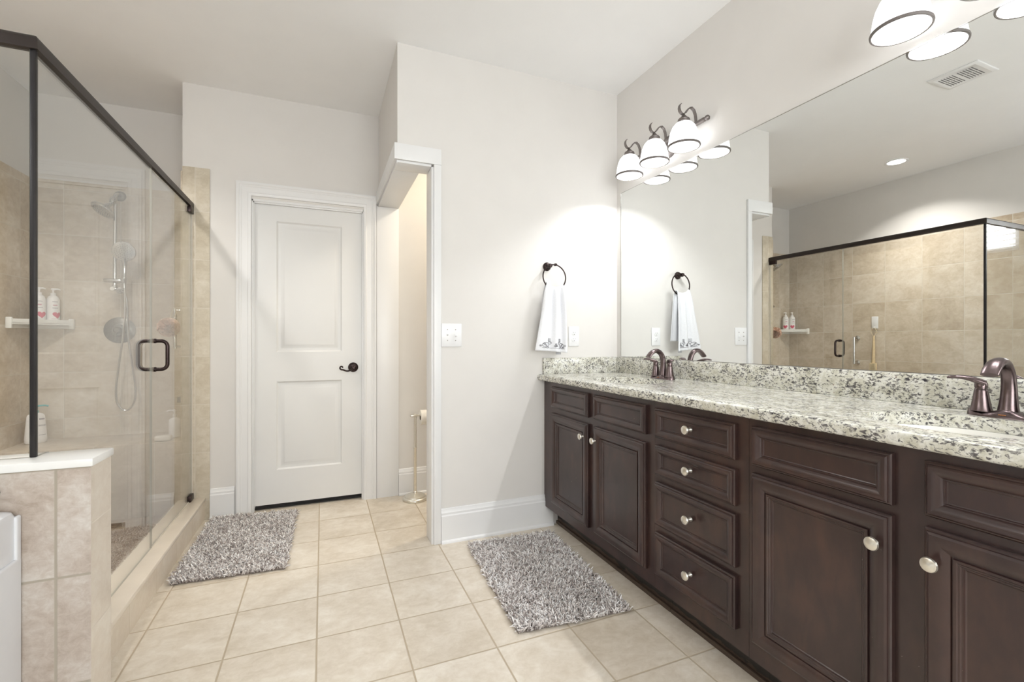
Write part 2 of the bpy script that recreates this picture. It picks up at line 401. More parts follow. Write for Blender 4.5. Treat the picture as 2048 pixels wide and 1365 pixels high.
# floor border strip along the curb
# trim around the toilet opening
tb = MB()
tb.box(0.565, 0.605, YP - 0.016, YP, 0, 2.092, 0.002)
tb.box(0.352, 0.606, YP - 0.018, YP, 2.092, 2.178, 0.002)
tb.box(0.553, 0.565, YP - 0.004, YP + 0.124, 0, 2.08, 0.001)      # jamb on the middle wall
tb.box(0.372, 0.553, YP - 0.002, YP + 0.124, 2.080, 2.0925, 0.001)  # head jamb
tb.box(0.372, 0.509, YP + 0.124, YD, 2.080, 2.0925, 0.001)
tb.box(0.352, 0.370, YP, YD, 2.092, 2.178, 0.002)                # board on the side of the header
tb.box(0.355, 0.509, YD - 0.014, YD, 0, 2.080, 0.002)            # jamb leg on the back wall
tb.box(0.366, 0.372, YP - 0.002, YD, 2.076, 2.092, 0.001)
struct('trim_9', tb, 'trim', 'white boards framing the opening to the toilet corner', 'trim')
# baseboards
def baseboard(name, a0, a1, y, label):
    b = MB(); prof = [(0, 0), (0.016, 0), (0.016, 0.148), (0.0125, 0.155), (0.0125, 0.166), (0.009, 0.172), (0.007, 0.186), (0, 0.189)]
    vs = [(a, y - d, z) for a in (a0, a1) for d, z in prof]; n = len(prof)
    fs = [(i, (i + 1) % n, n + (i + 1) % n, n + i) for i in range(n)] + [tuple(range(n)), tuple(n + i for i in range(n))]
    b.add(vs, fs)
    sh = [(0, 0), (0.011, 0), (0.009, 0.009), (0.004, 0.015), (0, 0.017)]; n = len(sh)
    vs = [(a, y - 0.016 - d, z) for a in (a0, a1) for d, z in sh]
    b.add(vs, [(i, (i + 1) % n, n + (i + 1) % n, n + i) for i in range(n)] + [tuple(range(n)), tuple(n + i for i in range(n))])
    struct(name, b, 'trim', label, 'baseboard', smooth=25)
baseboard('baseboard_middle', 0.606, 1.30, YP, 'tall white baseboard under the towel ring')
baseboard('baseboard_back', -0.655, -0.522, YD, 'short white baseboard between shower tiles and door casing')
baseboard('baseboard_toilet', 0.510, 2.12, YD, 'white baseboard in the toilet corner behind the paper stand')

# ------------------------------------------------------------------ door_1
d1 = sthing('door_1', 'closed white two-panel door with bronze lever', 'door', (-0.08, YD, 0))
YS_ = 3.425
fd = lambda a, z, d: (a, YS_ - d, z)
b = MB()
s0, s1, sz0, sz1 = -0.417, 0.261, 0.036, 2.030
pu = (-0.284, 0.125, 1.047, 1.918); pl = (-0.290, 0.125, 0.261, 0.850)
def quad(a0, a1, z0, z1): b.add([fd(a0, z0, 0), fd(a1, z0, 0), fd(a1, z1, 0), fd(a0, z1, 0)], [(0, 1, 2, 3)])
quad(s0, pu[0], sz0, sz1); quad(pu[1], s1, sz0, sz1)
quad(pu[0], pu[1], pu[3], sz1); quad(pu[0], pu[1], pl[3], pu[2]); quad(pu[0], pu[1], sz0, pl[2])
pl = (pu[0], pl[1], pl[2], pl[3])
for q in (pu, pl):
    b.rings(fd, q[0], q[1], q[2], q[3], [(0, 0), (0.004, -0.004), (0.010, -0.0085), (0.022, -0.0095), (0.030, -0.0085), (0.047, -0.0015), (0.050, -0.001)])
b.box(s0, s1, YS_ + 0.012, YS_ + 0.04, sz0, sz1)
b.add([fd(s0, sz0, 0), fd(s1, sz0, 0), (s1, YS_ + 0.04, sz0), (s0, YS_ + 0.04, sz0)], [(0, 1, 2, 3)])
for sx in (s0, s1): b.add([fd(sx, sz0, 0), fd(sx, sz1, 0), (sx, YS_ + 0.04, sz1), (sx, YS_ + 0.04, sz0)], [(0, 1, 2, 3)])
slab = b.build('door_slab', 'door', d1, recalc=False, smooth=20)
# casing swept around opening
b = MB()
prof = [(0.0, 0.0), (0.0, 0.020), (0.008, 0.021), (0.014, 0.019), (0.019, 0.015), (0.026, 0.016), (0.032, 0.013), (0.062, 0.011), (0.068, 0.014), (0.076, 0.013), (0.084, 0.009), (0.086, 0.0)]
xa, xb, zt = -0.512, 0.352, 2.148
path = [(xa, 0), (xa, zt), (xb, zt), (xb, 0)]
vs = []
for i, (x, z) in enumerate(path):
    for t_, d in prof:
        dx = t_ if i in (0, 1) else -t_; dz = -t_ if i in (1, 2) else 0
        vs.append((x + dx, YD - d, z + dz))
n = len(prof); fs = []
for j in range(3):
    for i in range(n - 1): fs.append((j * n + i, j * n + i + 1, (j + 1) * n + i + 1, (j + 1) * n + i))
b.add(vs, fs); b.build('casing', 'trim', d1, smooth=20)
b = MB()
for x0, x1 in ((-0.426, -0.418), (0.262, 0.268)): b.box(x0, x1, YD - 0.002, YD + 0.12, 0, 2.045, 0.001)
b.box(-0.426, 0.268, YD - 0.002, YD + 0.12, 2.032, 2.047, 0.001)
for x0, x1 in ((-0.418, -0.411), (0.255, 0.262)): b.box(x0, x1, YD + 0.004, YS_ - 0.001, 0, 2.032, 0.001)
b.box(-0.418, 0.262, YD + 0.004, YS_ - 0.001, 2.022, 2.032, 0.001)
b.build('jamb', 'trim', d1)
LX, LZ = 0.199, 0.935
h = MB().lathe([(0.034, 0), (0.034, 0.004), (0.031, 0.008), (0.024, 0.010), (0.022, 0.013), (0.012, 0.015), (0.010, 0.045), (0.013, 0.048), (0.013, 0.058), (0.008, 0.062)], (LX, YS_, LZ), (0, -1, 0), 28)
pts = []; yl = YS_ - 0.052
for k in range(9):
    u = k / 8; pts.append((LX - 0.068 * u, yl, LZ - 0.004 * math.sin(u * PI * 0.5) - 0.016 * math.sin(u * PI) * 0.9 - 0.010 * u))
cx, cz, rr = LX - 0.080, LZ + 0.001, 0.0135
for k in range(13):
    a = -0.55 * PI - k / 12 * 1.55 * PI; r_ = rr * (1 - 0.05 * k); pts.append((cx + r_ * math.cos(a) * 1.0 + 0.002, yl, cz + r_ * math.sin(a)))
h.tube(pts, 0.0052, 8, up=(0, 1, 0), scale=[1.25 - 0.02 * i for i in range(len(pts))])
lv = h.build('lever_handle', 'bronze', d1); lv['label'] = 'oil-rubbed bronze scroll lever'
# threshold carpet edge in the gap under the door
struct('trim_10', MB().box(-0.416, 0.262, YD + 0.05, YD + 0.12, 0, 0.010, 0.003), 'dark', 'dark carpet edge under the white door', 'threshold')

# ------------------------------------------------------------------ windows
w1 = sthing('window_1', 'high window with white blind over the tub', 'window', (XL, 0.94, wz0))
b = MB()
X0, X1 = XL - 0.115, XL - 0.075
b.box(X0, X1, wy0, wy0 + 0.05, wz0, wz1, 0.003).box(X0, X1, wy1 - 0.05, wy1, wz0, wz1, 0.003).box(X0, X1, wy0 + 0.05, wy1 - 0.05, wz0, wz0 + 0.05, 0.003).box(X0, X1, wy0 + 0.05, wy1 - 0.05, wz1 - 0.05, wz1, 0.003)
b.box(X0, X1, 0.92, 0.96, wz0 + 0.05, wz1 - 0.05, 0.003)
b.build('window_frame', 'trim', w1)
MB().box(XL - 0.097, XL - 0.093, wy0 + 0.04, wy1 - 0.04, wz0 + 0.04, wz1 - 0.04).build('window_pane', 'glass', w1)
b = MB().box(XL - 0.07, XL + 0.004, wy0 + 0.001, wy1 - 0.001, wz0 + 0.0005, wz0 + 0.012, 0.003)
b.build('window_sill', 'trim', w1)
bl = thing('window_blind', 'white slatted blind in the high window over the tub', 'blind', (XL, 0.94, wz0 + 0.02))
MB().box(XL - 0.066, XL - 0.012, wy0 + 0.006, wy1 - 0.006, wz1 - 0.045, wz1 - 0.002, 0.004).build('headrail', 'blind', bl)
for k in range(11):
    z = wz0 + 0.058 + 0.046 * k
    if z > wz1 - 0.06: break
    mt = Matrix.Translation((XL - 0.040, 0, z)) @ Matrix.Rotation(R(28), 4, 'Y')
    MB().box(-0.024, 0.024, wy0 + 0.008, wy1 - 0.008, -0.0014, 0.0014, mat=mt).build('slat', 'blind', bl)
MB().box(XL - 0.062, XL - 0.018, wy0 + 0.008, wy1 - 0.008, wz0 + 0.016, wz0 + 0.032, 0.004).build('bottom_rail', 'blind', bl)
for y in (0.55, 0.94, 1.33): MB().tube([(XL - 0.013, y, wz0 + 0.03), (XL - 0.013, y, wz1 - 0.04)], 0.0012, 6).build('ladder_cord', 'blind', bl)
w2 = sthing('added_window', 'unseen white framed window added in the rear wall for daylight', 'window', (0.35, YR, rz0))  # unseen window, added behind the camera to let in fill daylight
b = MB(); Y0, Y1 = YR - 0.08, YR - 0.03
b.box(rx0, rx0 + 0.06, Y0, Y1, rz0, rz1, 0.003).box(rx1 - 0.06, rx1, Y0, Y1, rz0, rz1, 0.003).box(rx0 + 0.06, rx1 - 0.06, Y0, Y1, rz0, rz0 + 0.06, 0.003).box(rx0 + 0.06, rx1 - 0.06, Y0, Y1, rz1 - 0.06, rz1, 0.003).box(0.33, 0.37, Y0, Y1, rz0 + 0.06, rz1 - 0.06, 0.003)
b.build('window_frame', 'trim', w2)
MB().box(rx0 + 0.05, rx1 - 0.05, YR - 0.057, YR - 0.053, rz0 + 0.05, rz1 - 0.05).build('window_pane', 'glass', w2)

# ================================================================== VANITY
XF = 1.246      # face frame
OV = 0.024
fc = lambda a, z, d: (XF - d * 1.3, a, z)
P_DOOR = [(0, 0), (0, 0.010), (0.003, 0.0125), (0.006, 0.013), (0.007, 0.0155), (0.012, 0.018), (0.020, 0.0185), (0.030, 0.0175), (0.040, 0.0145), (0.046, 0.0115), (0.0475, 0.0085), (0.0495, 0.0085), (0.051, 0.0125), (0.056, 0.0125), (0.058, 0.0105), (0.061, 0.0105), (0.063, 0.0085), (0.066, 0.0085), (0.0675, 0.006), (0.070, 0.0045), (0.071, 0.0045)]
P_DRAW = [(0, 0), (0, 0.010), (0.003, 0.0125), (0.0055, 0.013), (0.0065, 0.0155), (0.010, 0.018), (0.015, 0.0182), (0.022, 0.0165), (0.029, 0.013), (0.032, 0.0105), (0.033, 0.0085), (0.0355, 0.0085), (0.0365, 0.006), (0.039, 0.005), (0.040, 0.005)]
def front(name, y0, y1, z0, z1, prof, root):
    b = MB().rings(fc, y0, y1, z0, z1, prof)
    return b.build(name, 'cab', root, smooth=22)
def knob(y, z, par):
    k = MB().lathe([(0.009, -0.006), (0.008, -0.001), (0.0055, 0.003), (0.005, 0.012), (0.008, 0.015), (0.0145, 0.0175), (0.0165, 0.0205), (0.0150, 0.0245), (0.008, 0.0275), (0.0, 0.028)], (XF - OV + 0.003, y, z), (-1, 0, 0), 24)
    o = k.build('knob', 'nickel', par); o['label'] = 'round satin nickel knob'; return o
def cabinet(y0, y1, label):
    r = thing('vanity_cabinet', label, 'cabinet', (1.5, (y0 + y1) / 2, 0), 'espresso vanity cabinets under the granite counter')
    b = MB()
    b.box(XF, XF + 0.02, y0 + 0.0004, y1 - 0.0004, 0.122, 0.884)
    b.box(XF + 0.02, XV - 0.002, y0 + 0.0004, y0 + 0.018, 0.122, 0.884).box(XF + 0.02, XV - 0.002, y1 - 0.018, y1 - 0.0004, 0.122, 0.884)
    b.box(XF + 0.02, XV - 0.002, y0 + 0.018, y1 - 0.018, 0.122, 0.14)
    b.build('cabinet_body', 'cab', r)
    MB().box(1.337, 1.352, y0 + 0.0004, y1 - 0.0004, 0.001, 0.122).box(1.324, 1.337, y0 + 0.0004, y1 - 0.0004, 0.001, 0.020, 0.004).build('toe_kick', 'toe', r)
    return r
ca = cabinet(1.502, YP - 0.001, 'dark brown sink cabinet at the far end against the wall with towel ring')
for y0, y1, ky in ((1.991, 2.388, 2.024), (1.545, 1.933, 1.912)):
    front('drawer_front', y0, y1, 0.736, 0.857, P_DRAW, ca)
    knob(ky, 0.636, front('cabinet_door', y0, y1, 0.180, 0.702, P_DOOR, ca))
cbn = cabinet(1.057, 1.502, 'dark brown cabinet with a stack of four drawers between two sink cabinets')
for z0, z1 in ((0.737, 0.854), (0.588, 0.706), (0.388, 0.560), (0.188, 0.359)):
    knob(1.292, (z0 + z1) / 2 + (0.006 if z1 > 0.7 else 0.003), front('drawer', 1.099, 1.486, z0, z1, P_DRAW if z1 - z0 < 0.13 else P_DRAW, cbn))
cc = cabinet(0.045, 1.057, 'dark brown sink cabinet nearest to the front with two tall doors')
for y0, y1, ky in ((0.656, 1.037, 0.684), (0.205, 0.593, 0.572)):
    front('drawer_front', y0, y1, 0.737, 0.859, P_DRAW, cc)
    knob(ky, 0.642, front('cabinet_door', y0, y1, 0.187, 0.713, P_DOOR, cc))

# countertop with two rounded cut-outs
ZB, ZTOP = 0.885, 0.920
XC0, XC1, YC0, YC1 = 1.200, XV - 0.002, 0.028, YP - 0.001
SINKS = [(1.955, 1.285, 1.619), (0.622, 1.285, 1.619)]
def oval_pts(xc, yc, ax_, ay_, n=48): return [(xc + ax_ * math.cos(2 * PI * i / n), yc + ay_ * math.sin(2 * PI * i / n)) for i in range(n)]
def rrect(x0, x1, y0, y1, r, n=7):
    pts = []
    for cx_, cy_, a0 in ((x1 - r, y1 - r, 0), (x0 + r, y1 - r, PI / 2), (x0 + r, y0 + r, PI), (x1 - r, y0 + r, 1.5 * PI)):
        for i in range(n + 1):
            a = a0 + (PI / 2) * i / n; pts.append((cx_ + r * math.cos(a), cy_ + r * math.sin(a)))
    return pts
def counter_mesh():
    b = bmesh.new()
    holes = [oval_pts((x0 + x1) / 2, yc, (x1 - x0) / 2, 0.196) for yc, x0, x1 in SINKS]
    rnd = [(0.010, 0.0), (0.0065, 0.0012), (0.003, 0.004), (0.0008, 0.008), (0, 0.012)]
    def face(z, inset):
        edges = []
        outer = [(XC0 + inset, YC0 + inset), (XC1, YC0 + inset), (XC1, YC1), (XC0 + inset, YC1)]
        loops = []
        for lp in [outer] + holes:
            v = [b.verts.new((x, y, z)) for x, y in lp]; loops.append(v)
            for i in range(len(v)): edges.append(b.edges.new((v[i], v[(i + 1) % len(v)])))
        bmesh.ops.triangle_fill(b, use_beauty=True, edges=edges)
        return loops
    top = face(ZTOP, rnd[0][0]); bot = face(ZB, rnd[0][0])
    for lt, lb in zip(top[1:], bot[1:]):
        for i in range(len(lt)):
            k = (i + 1) % len(lt); b.faces.new((lt[i], lt[k], lb[k], lb[i]))
    prev = top[0]
    rows = [(i, ZTOP - d) for i, d in rnd[1:]] + [(i, ZB + d) for i, d in reversed(rnd[1:])]
    for ins, z in rows:
        cur = [b.verts.new(p) for p in ((XC0 + ins, YC0 + ins, z), (XC1, YC0 + ins, z), (XC1, YC1, z), (XC0 + ins, YC1, z))]
        for i in range(4): b.faces.new((prev[i], prev[(i + 1) % 4], cur[(i + 1) % 4], cur[i]))
        prev = cur
    for i in range(4): b.faces.new((prev[i], prev[(i + 1) % 4], bot[0][(i + 1) % 4], bot[0][i]))
    return MB().bm(b)
ct = thing('countertop', 'long speckled granite countertop with backsplash on the dark brown cabinets', 'countertop', (1.49, 1.27, ZB))
counter_mesh().build('slab', 'granite', ct)
MB().box(XV - 0.021, XV - 0.002, YC0, YP - 0.001, ZTOP + 0.0003, 1.018, 0.002).build('backsplash', 'granite', ct)
MB().box(1.233, XV - 0.021, YP - 0.021, YP - 0.001, ZTOP + 0.0003, 1.018, 0.002).build('side_splash', 'granite', ct)
# sinks
def sink(yc, x0, x1, label):
    o0 = (0.5 * (x0 + x1), yc, ZB - 0.14)
    b = MB(); levels = [(-0.016, ZB - 0.0005), (0.0, ZB - 0.0007), (0.004, ZB - 0.02), (0.012, ZB - 0.09), (0.030, ZB - 0.125), (0.080, ZB - 0.138), (0.120, ZB - 0.14)]
    def loops(off, dz=0):
        L = []
        for ins, z in levels:
            L.append([(x, y, z - dz) for x, y in oval_pts((x0 + x1) / 2, yc, (x1 - x0) / 2 - ins, 0.196 - ins)])
        return L
    A = loops(0); n = len(A[0]); vs = [p for l in A for p in l]
    fs = [(j * n + i, j * n + (i + 1) % n, (j + 1) * n + (i + 1) % n, (j + 1) * n + i) for j in range(len(A) - 1) for i in range(n)]
    fs.append(tuple((len(A) - 1) * n + i for i in range(n)))
    b.add(vs, fs)
    r = thing('sink_basin', label, 'sink', o0, 'white undermount sinks')
    b.build('basin', 'ceramic', r)
    MB().lathe([(0.022, 0), (0.022, 0.002), (0.016, 0.003), (0.013, 0.0012), (0.0, 0.001)], (0.5 * (x0 + x1), yc, ZB - 0.1398), n=20).build('drain', 'faucet', r)
sink(*SINKS[0], 'white undermount sink at the far end of the granite counter by the wall')
sink(*SINKS[1], 'white undermount sink in the near end of the granite counter')

# faucets
def faucet(yc, label):
    X = 1.672; z0 = ZTOP
    r = thing('faucet', label, 'faucet', (X, yc, z0), 'two-handle bronze faucets on the granite counter')
    # base: flared bar, pinched between the columns
    b = MB(); n = 33; L = 0.083; secs = []
    for i in range(n):
        u = -1 + 2 * i / (n - 1); y = yc + u * L
        endw = math.sqrt(max(0.0, 1 - max(0, (abs(u) - 0.66) / 0.34) ** 2))
        hw = (0.025 + 0.003 * math.cos(u * PI * 1.0)) * max(endw, 0.12)
        ht = 0.017 + 0.006 * math.cos(u * 2 * PI) * (1 if abs(u) < .95 else 0)
        ht = max(0.006, ht * (0.45 + 0.55 * endw))
        secs.append([(X - hw * 1.12, y, z0 + 0.0005), (X - hw * 1.08, y, z0 + 0.005), (X - hw * 0.86, y, z0 + ht * 0.75), (X - hw * 0.6, y, z0 + ht), (X + hw * 0.6, y, z0 + ht), (X + hw * 0.86, y, z0 + ht * 0.75), (X + hw * 1.08, y, z0 + 0.005), (X + hw * 1.12, y, z0 + 0.0005)])
    m = 8; vs = [p for s_ in secs for p in s_]
    fs = [(j * m + i, j * m + (i + 1) % m, (j + 1) * m + (i + 1) % m, (j + 1) * m + i) for j in range(n - 1) for i in range(m)] + [tuple(range(m)), tuple((n - 1) * m + i for i in range(m))]
    b.add(vs, fs); b.build('base', 'faucet', r, smooth=45)
    # spout: rises and arcs over the bowl, flattens to a wide nozzle
    b = MB(); pts = []; sc = []
    ctrl = [(1.672, 0.925), (1.674, 0.955), (1.676, 0.99), (1.674, 1.022), (1.664, 1.048), (1.647, 1.064), (1.627, 1.069), (1.606, 1.063), (1.589, 1.050), (1.577, 1.036)]
    wd = [(1.75, 1.7), (1.4, 1.35), (1.2, 1.1), (1.12, 0.98), (1.12, 0.95), (1.18, 0.92), (1.28, 0.86), (1.36, 0.78), (1.38, 0.70), (1.34, 0.66)]
    # smooth interpolation
    for i in range(len(ctrl) - 1):
        for k in range(4):
            u = k / 4; p0 = ctrl[max(i - 1, 0)]; p1 = ctrl[i]; p2 = ctrl[i + 1]; p3 = ctrl[min(i + 2, len(ctrl) - 1)]
            q = [0.5 * (2 * p1[d] + (p2[d] - p0[d]) * u + (2 * p0[d] - 5 * p1[d] + 4 * p2[d] - p3[d]) * u * u + (3 * p1[d] - p0[d] - 3 * p2[d] + p3[d]) * u ** 3) for d in (0, 1)]
            pts.append((q[0], yc, q[1])); sc.append((wd[i][0] * (1 - u) + wd[i + 1][0] * u, wd[i][1] * (1 - u) + wd[i + 1][1] * u))
    pts.append((ctrl[-1][0], yc, ctrl[-1][1])); sc.append(wd[-1])
    b.tube(pts, 0.0135, 16, scale=sc, up=(-1, 0, 0))
    b.build('spout', 'faucet', r, smooth=50)
    for sgn in (1, -1):
        yh = yc + sgn * 0.054
        b = MB().lathe([(0.0245, 0.012), (0.021, 0.022), (0.0175, 0.045), (0.0145, 0.066), (0.0135, 0.072), (0.0128, 0.0725), (0.0128, 0.0755), (0.0138, 0.076), (0.0138, 0.086), (0.011, 0.092), (0.0, 0.094)], (X, yh, z0), n=22)
        hp = []; hs = []
        for k in range(11):
            u = k / 10; hp.append((X - 0.004 - 0.030 * u, yh + sgn * (-0.010 + 0.070 * u), z0 + 0.087 + 0.012 * math.sin(u * PI * 0.8) + 0.006 * u))
            hs.append(((0.9 + 0.55 * math.sin(u * PI * 0.85)) * (1.0 if u < .85 else 0.75), 1.0 - 0.55 * u))
        hs[-1] = (0.3, 0.3)
        b.tube(hp, 0.0098, 12, scale=hs, flat=0.95)
        b.build('handle', 'faucet', r, smooth=50)
    b = MB()
    for i in range(7): b.box(X - 0.0322, X - 0.0300, yc + 0.0060 - 0.0021 * i, yc + 0.0074 - 0.0021 * i, z0 + 0.0080 + 0.0004 * (i % 2), z0 + 0.0102)
    mk = b.build('logo_mark', 'orange', r); mk['label'] = 'tiny orange maker mark'
    return r
faucet(1.955, 'bronze faucet at the far sink beside the wall with towel ring')
faucet(0.622, 'bronze faucet at the near sink, cut by the right edge of the photo')

# mirror
mr = thing('wall_mirror', 'long frameless mirror above the granite backsplash', 'mirror', (XV, 1.25, 1.02))
b = MB().box(XV - 0.006, XV - 0.001, 0.03, 2.457, 1.0205, 2.066)
b.build('mirror_glass', 'mirror', mr)
b = MB().box(XV - 0.0075, XV - 0.0002, 2.4572, 2.4592, 1.0205, 2.067).box(XV - 0.0075, XV - 0.0002, 0.03, 2.4592, 2.0662, 2.068)
b.build('polished_edge', 'chrome', mr)

# vanity lights
def sconce(yc, label):
    r = thing('vanity_light', label, 'light fixture', (XV, yc, 2.2), 'three-shade vanity lights above the mirror')
    b = MB().box(XV - 0.040, XV - 0.022, yc - 0.285, yc + 0.285, 2.208, 2.226, 0.003)
    for s_ in (-1, 1): b.lathe([(0.008, 0), (0.006, 0.004), (0.012, 0.008), (0.0135, 0.014), (0.0125, 0.020), (0.006, 0.026), (0, 0.027)], (XV - 0.031, yc + s_ * 0.284, 2.217), (0, s_, 0), 16)
    b.build('bar', 'sconce', r)
    MB().lathe([(0.062, 0.0005), (0.062, 0.008), (0.055, 0.016), (0.03, 0.022), (0.0, 0.023)], (XV, yc, 2.195), (-1, 0, 0), 28).build('wall_plate', 'sconce', r)
    for k in (-1, 0, 1):
        y = yc + 0.2205 * k; X = 1.668
        prof = [(1.747, 2.214), (1.746, 2.240), (1.742, 2.266), (1.732, 2.287), (1.717, 2.297), (1.702, 2.293), (1.689, 2.279), (1.677, 2.263), (1.664, 2.254), (1.651, 2.256), (1.642, 2.266), (1.638, 2.279), (1.640, 2.292), (1.647, 2.302), (1.653, 2.305)]
        arm = MB().sweep([(x, y, z) for x, z in prof], [(-0.008, -0.0022), (0.008, -0.0022), (0.008, 0.0022), (-0.008, 0.0022)], up=(-1, 0, 0), scale=[1] * 11 + [0.95, 0.85, 0.7, 0.5])
        a = arm.build('arm', 'sconce', r, smooth=50)
        MB().lathe([(0.004, 2.256), (0.008, 2.250), (0.017, 2.238), (0.026, 2.232), (0.029, 2.228), (0.027, 2.223), (0.031, 2.219), (0.029, 2.205), (0.022, 2.202)], (X, y, 0), n=24).build('collar', 'sconce', a)
        prof = [(0.024, 2.214), (0.040, 2.207), (0.054, 2.191), (0.064, 2.168), (0.0705, 2.140), (0.0740, 2.112), (0.0755, 2.095)]
        inner = [(rr_ - 0.003, z - (0.003 if i == 0 else 0.0)) for i, (rr_, z) in enumerate(prof)]
        sh = MB().lathe(prof + inner[::-1], (X, y, 0), n=40, closed=True).build('shade', 'opal', r); sh['label'] = 'glowing white opal glass shade'
        MB().lathe([(0.0758, 2.1005), (0.0785, 2.099), (0.0795, 2.0955), (0.0785, 2.0905), (0.0755, 2.089), (0.0728, 2.0905), (0.0722, 2.0945)], (X, y, 0), n=40, closed=True).build('rim_band', 'band', sh)
        bu = MB().lathe([(0.012, 2.205), (0.014, 2.195), (0.020, 2.182), (0.022, 2.172), (0.019, 2.162), (0.010, 2.155), (0.0, 2.153)], (X, y, 0), n=20).build('bulb', 'opal', sh)
        l = light('bulb_light', 'POINT', (X, y, 2.137), LAMP_W, (0.97, 0.985, 1.0), 0.014)
    return r
sconce(2.016, 'three-shade vanity light at the far end of the mirror near the corner')
sconce(0.643, 'three-shade vanity light above the near sink, cut by the top of the photo')

# ================================================================== MIDDLE WALL THINGS
# towel ring
tr = thing('towel_ring', 'dark metal towel ring on the greige wall above the counter end', 'towel ring', (1.262, YP, 1.573))
b = MB().lathe([(0.026, 0.0005), (0.026, 0.006), (0.021, 0.009), (0.019, 0.013), (0.012, 0.016), (0.010, 0.034), (0.0125, 0.038), (0.0135, 0.050), (0.010, 0.058), (0, 0.060)], (1.262, YP, 1.573), (0, -1, 0), 24)
b.build('mount', 'bronze', tr)
RC = Vector((1.285, YP - 0.052, 1.504)); RR = 0.076
b = MB().tube([(RC.x + RR * math.sin(2 * PI * i / 48), RC.y - 0.006 * (1 - math.cos(2 * PI * i / 48)), RC.z + RR * math.cos(2 * PI * i / 48)) for i in range(48)], 0.0042, 8, closed=True, up=(0, 1, 0))
b.build('ring', 'bronze', tr)
MB().lathe([(0.004, -0.006), (0.008, -0.004), (0.009, 0.004), (0.0075, 0.010), (0.004, 0.014)], (1.293, YP - 0.050, 1.580), (1, 0, 0.2), 14).build('finial', 'bronze', tr)
# towel
def towel():
    nu, nv = 49, 44; ztop = RC.z - RR + 0.006; yr = RC.y - 0.012
    def flap(front):
        vs = []
        zb = 1.062 if front else 1.118
        for j in range(nv):
            t_ = j / (nv - 1)
            for i in range(nu):
                u = -1 + 2 * i / (nu - 1)
                wl = 0.058 + 0.070 * t_ ** 0.8; wr = 0.052 + 0.026 * t_ ** 0.7
                if not front: wl *= 1 - 0.42 * t_; wr *= 1.0 + 0.22 * t_
                x = 1.283 + (u * wl if u < 0 else u * wr) - 0.014 * t_
                fold = (0.011 * math.sin(u * 7.5 + 0.6) + 0.005 * math.sin(u * 14 + 1.7)) * (1 - 0.3 * t_) * min(1, t_ * 5 + 0.3)
                z = ztop - (ztop - zb) * t_ - (0.013 * (u * 0.6 + 0.3) if front else 0) * t_ * t_ + 0.9 * (RR - math.sqrt(max(RR * RR - (x - RC.x) ** 2, 0.0))) * max(0, 1 - t_ * 3)
                if front: y = yr - 0.010 - 0.016 * math.sin(min(1, t_ * 1.1) * PI * 0.5) - fold - 0.004
                else: y = yr + 0.008 + 0.004 * t_ + fold * 0.5
                vs.append((x, y, z))
        return vs
    f, bk = flap(True), flap(False)
    over = []
    for k in range(1, 6):
        a = k / 6
        for i in range(nu):
            p, q = Vector(f[i]), Vector(bk[i]); c = p.lerp(q, a); c.z += 0.011 * math.sin(a * PI); over.append(tuple(c))
    rows = [f[j * nu:(j + 1) * nu] for j in range(nv - 1, -1, -1)] + [over[k * nu:(k + 1) * nu] for k in range(5)] + [bk[j * nu:(j + 1) * nu] for j in range(nv)]
    m = len(rows); vs = [p for r_ in rows for p in r_]
    fs = [(j * nu + i, j * nu + i + 1, (j + 1) * nu + i + 1, (j + 1) * nu + i) for j in range(m - 1) for i in range(nu - 1)]
    return MB().add(vs, fs), f, nu, nv
root = thing('hand_towel', 'white terry hand towel hanging from the dark towel ring', 'towel', (1.285, RC.y, 1.06))
tb_, TF, TNU, TNV = towel()
cl = tb_.build('cloth', 'towel', root, smooth=80)
md = cl.modifiers.new('thick', 'SOLIDIFY'); md.thickness = 0.0045; md.offset = 0
# grey line embroidery near the hem: rabbits among flowers
def on_towel(u, t_, lift=0.0038):
    fi = (u + 1) / 2 * (TNU - 1); fj = t_ * (TNV - 1); i = min(int(fi), TNU - 2); j = min(int(fj), TNV - 2)
    a, c_ = fi - i, fj - j
    P = lambda ii, jj: Vector(TF[jj * TNU + ii])
    p = P(i, j).lerp(P(i + 1, j), a).lerp(P(i, j + 1).lerp(P(i + 1, j + 1), a), c_)
    p.y -= lift; return p
eb = MB()
def stitch(pts2, r=0.0011): eb.tube([on_towel(u, t_) for u, t_ in pts2], r, 5, up=(0, 1, 0))
def ell(cu, ct_, au, at, a0=0, a1=2 * PI, n=14): return [(cu + au * math.cos(a0 + (a1 - a0) * i / n), ct_ + at * math.sin(a0 + (a1 - a0) * i / n)) for i in range(n + 1)]
for cu, flip in ((-0.38, 1), (0.42, -1)):
    stitch(ell(cu - 0.13 * flip, 0.90, 0.20, 0.036), 0.0013)
    stitch(ell(cu + 0.10 * flip, 0.868, 0.10, 0.020))
    for k in (-1, 1): stitch(ell(cu + (0.06 + 0.05 * k) * flip, 0.822, 0.030, 0.026), 0.0008)
    for k in range(4): stitch([(cu - (0.28 - 0.05 * k) * flip, 0.885 + 0.012 * k), (cu - (0.20 - 0.05 * k) * flip, 0.872 + 0.012 * k)], 0.0018)
    stitch([(cu + 0.13 * flip, 0.862), (cu + 0.14 * flip, 0.865)], 0.002)
    stitch([(cu - 0.05 * flip, 0.925), (cu + 0.05 * flip, 0.938)], 0.0022)
for cu, c2 in ((0.02, 0.888), (0.10, 0.912), (0.80, 0.900), (-0.80, 0.915), (-0.02, 0.918), (0.70, 0.928)):
    for k in range(5):
        a = 2 * PI * k / 5; stitch(ell(cu + 0.045 * math.cos(a), c2 + 0.009 * math.sin(a), 0.026, 0.006, n=8), 0.0007)
stitch([(-0.70 + 0.1 * k, 0.945 + 0.004 * (k % 2)) for k in range(16)], 0.0008)
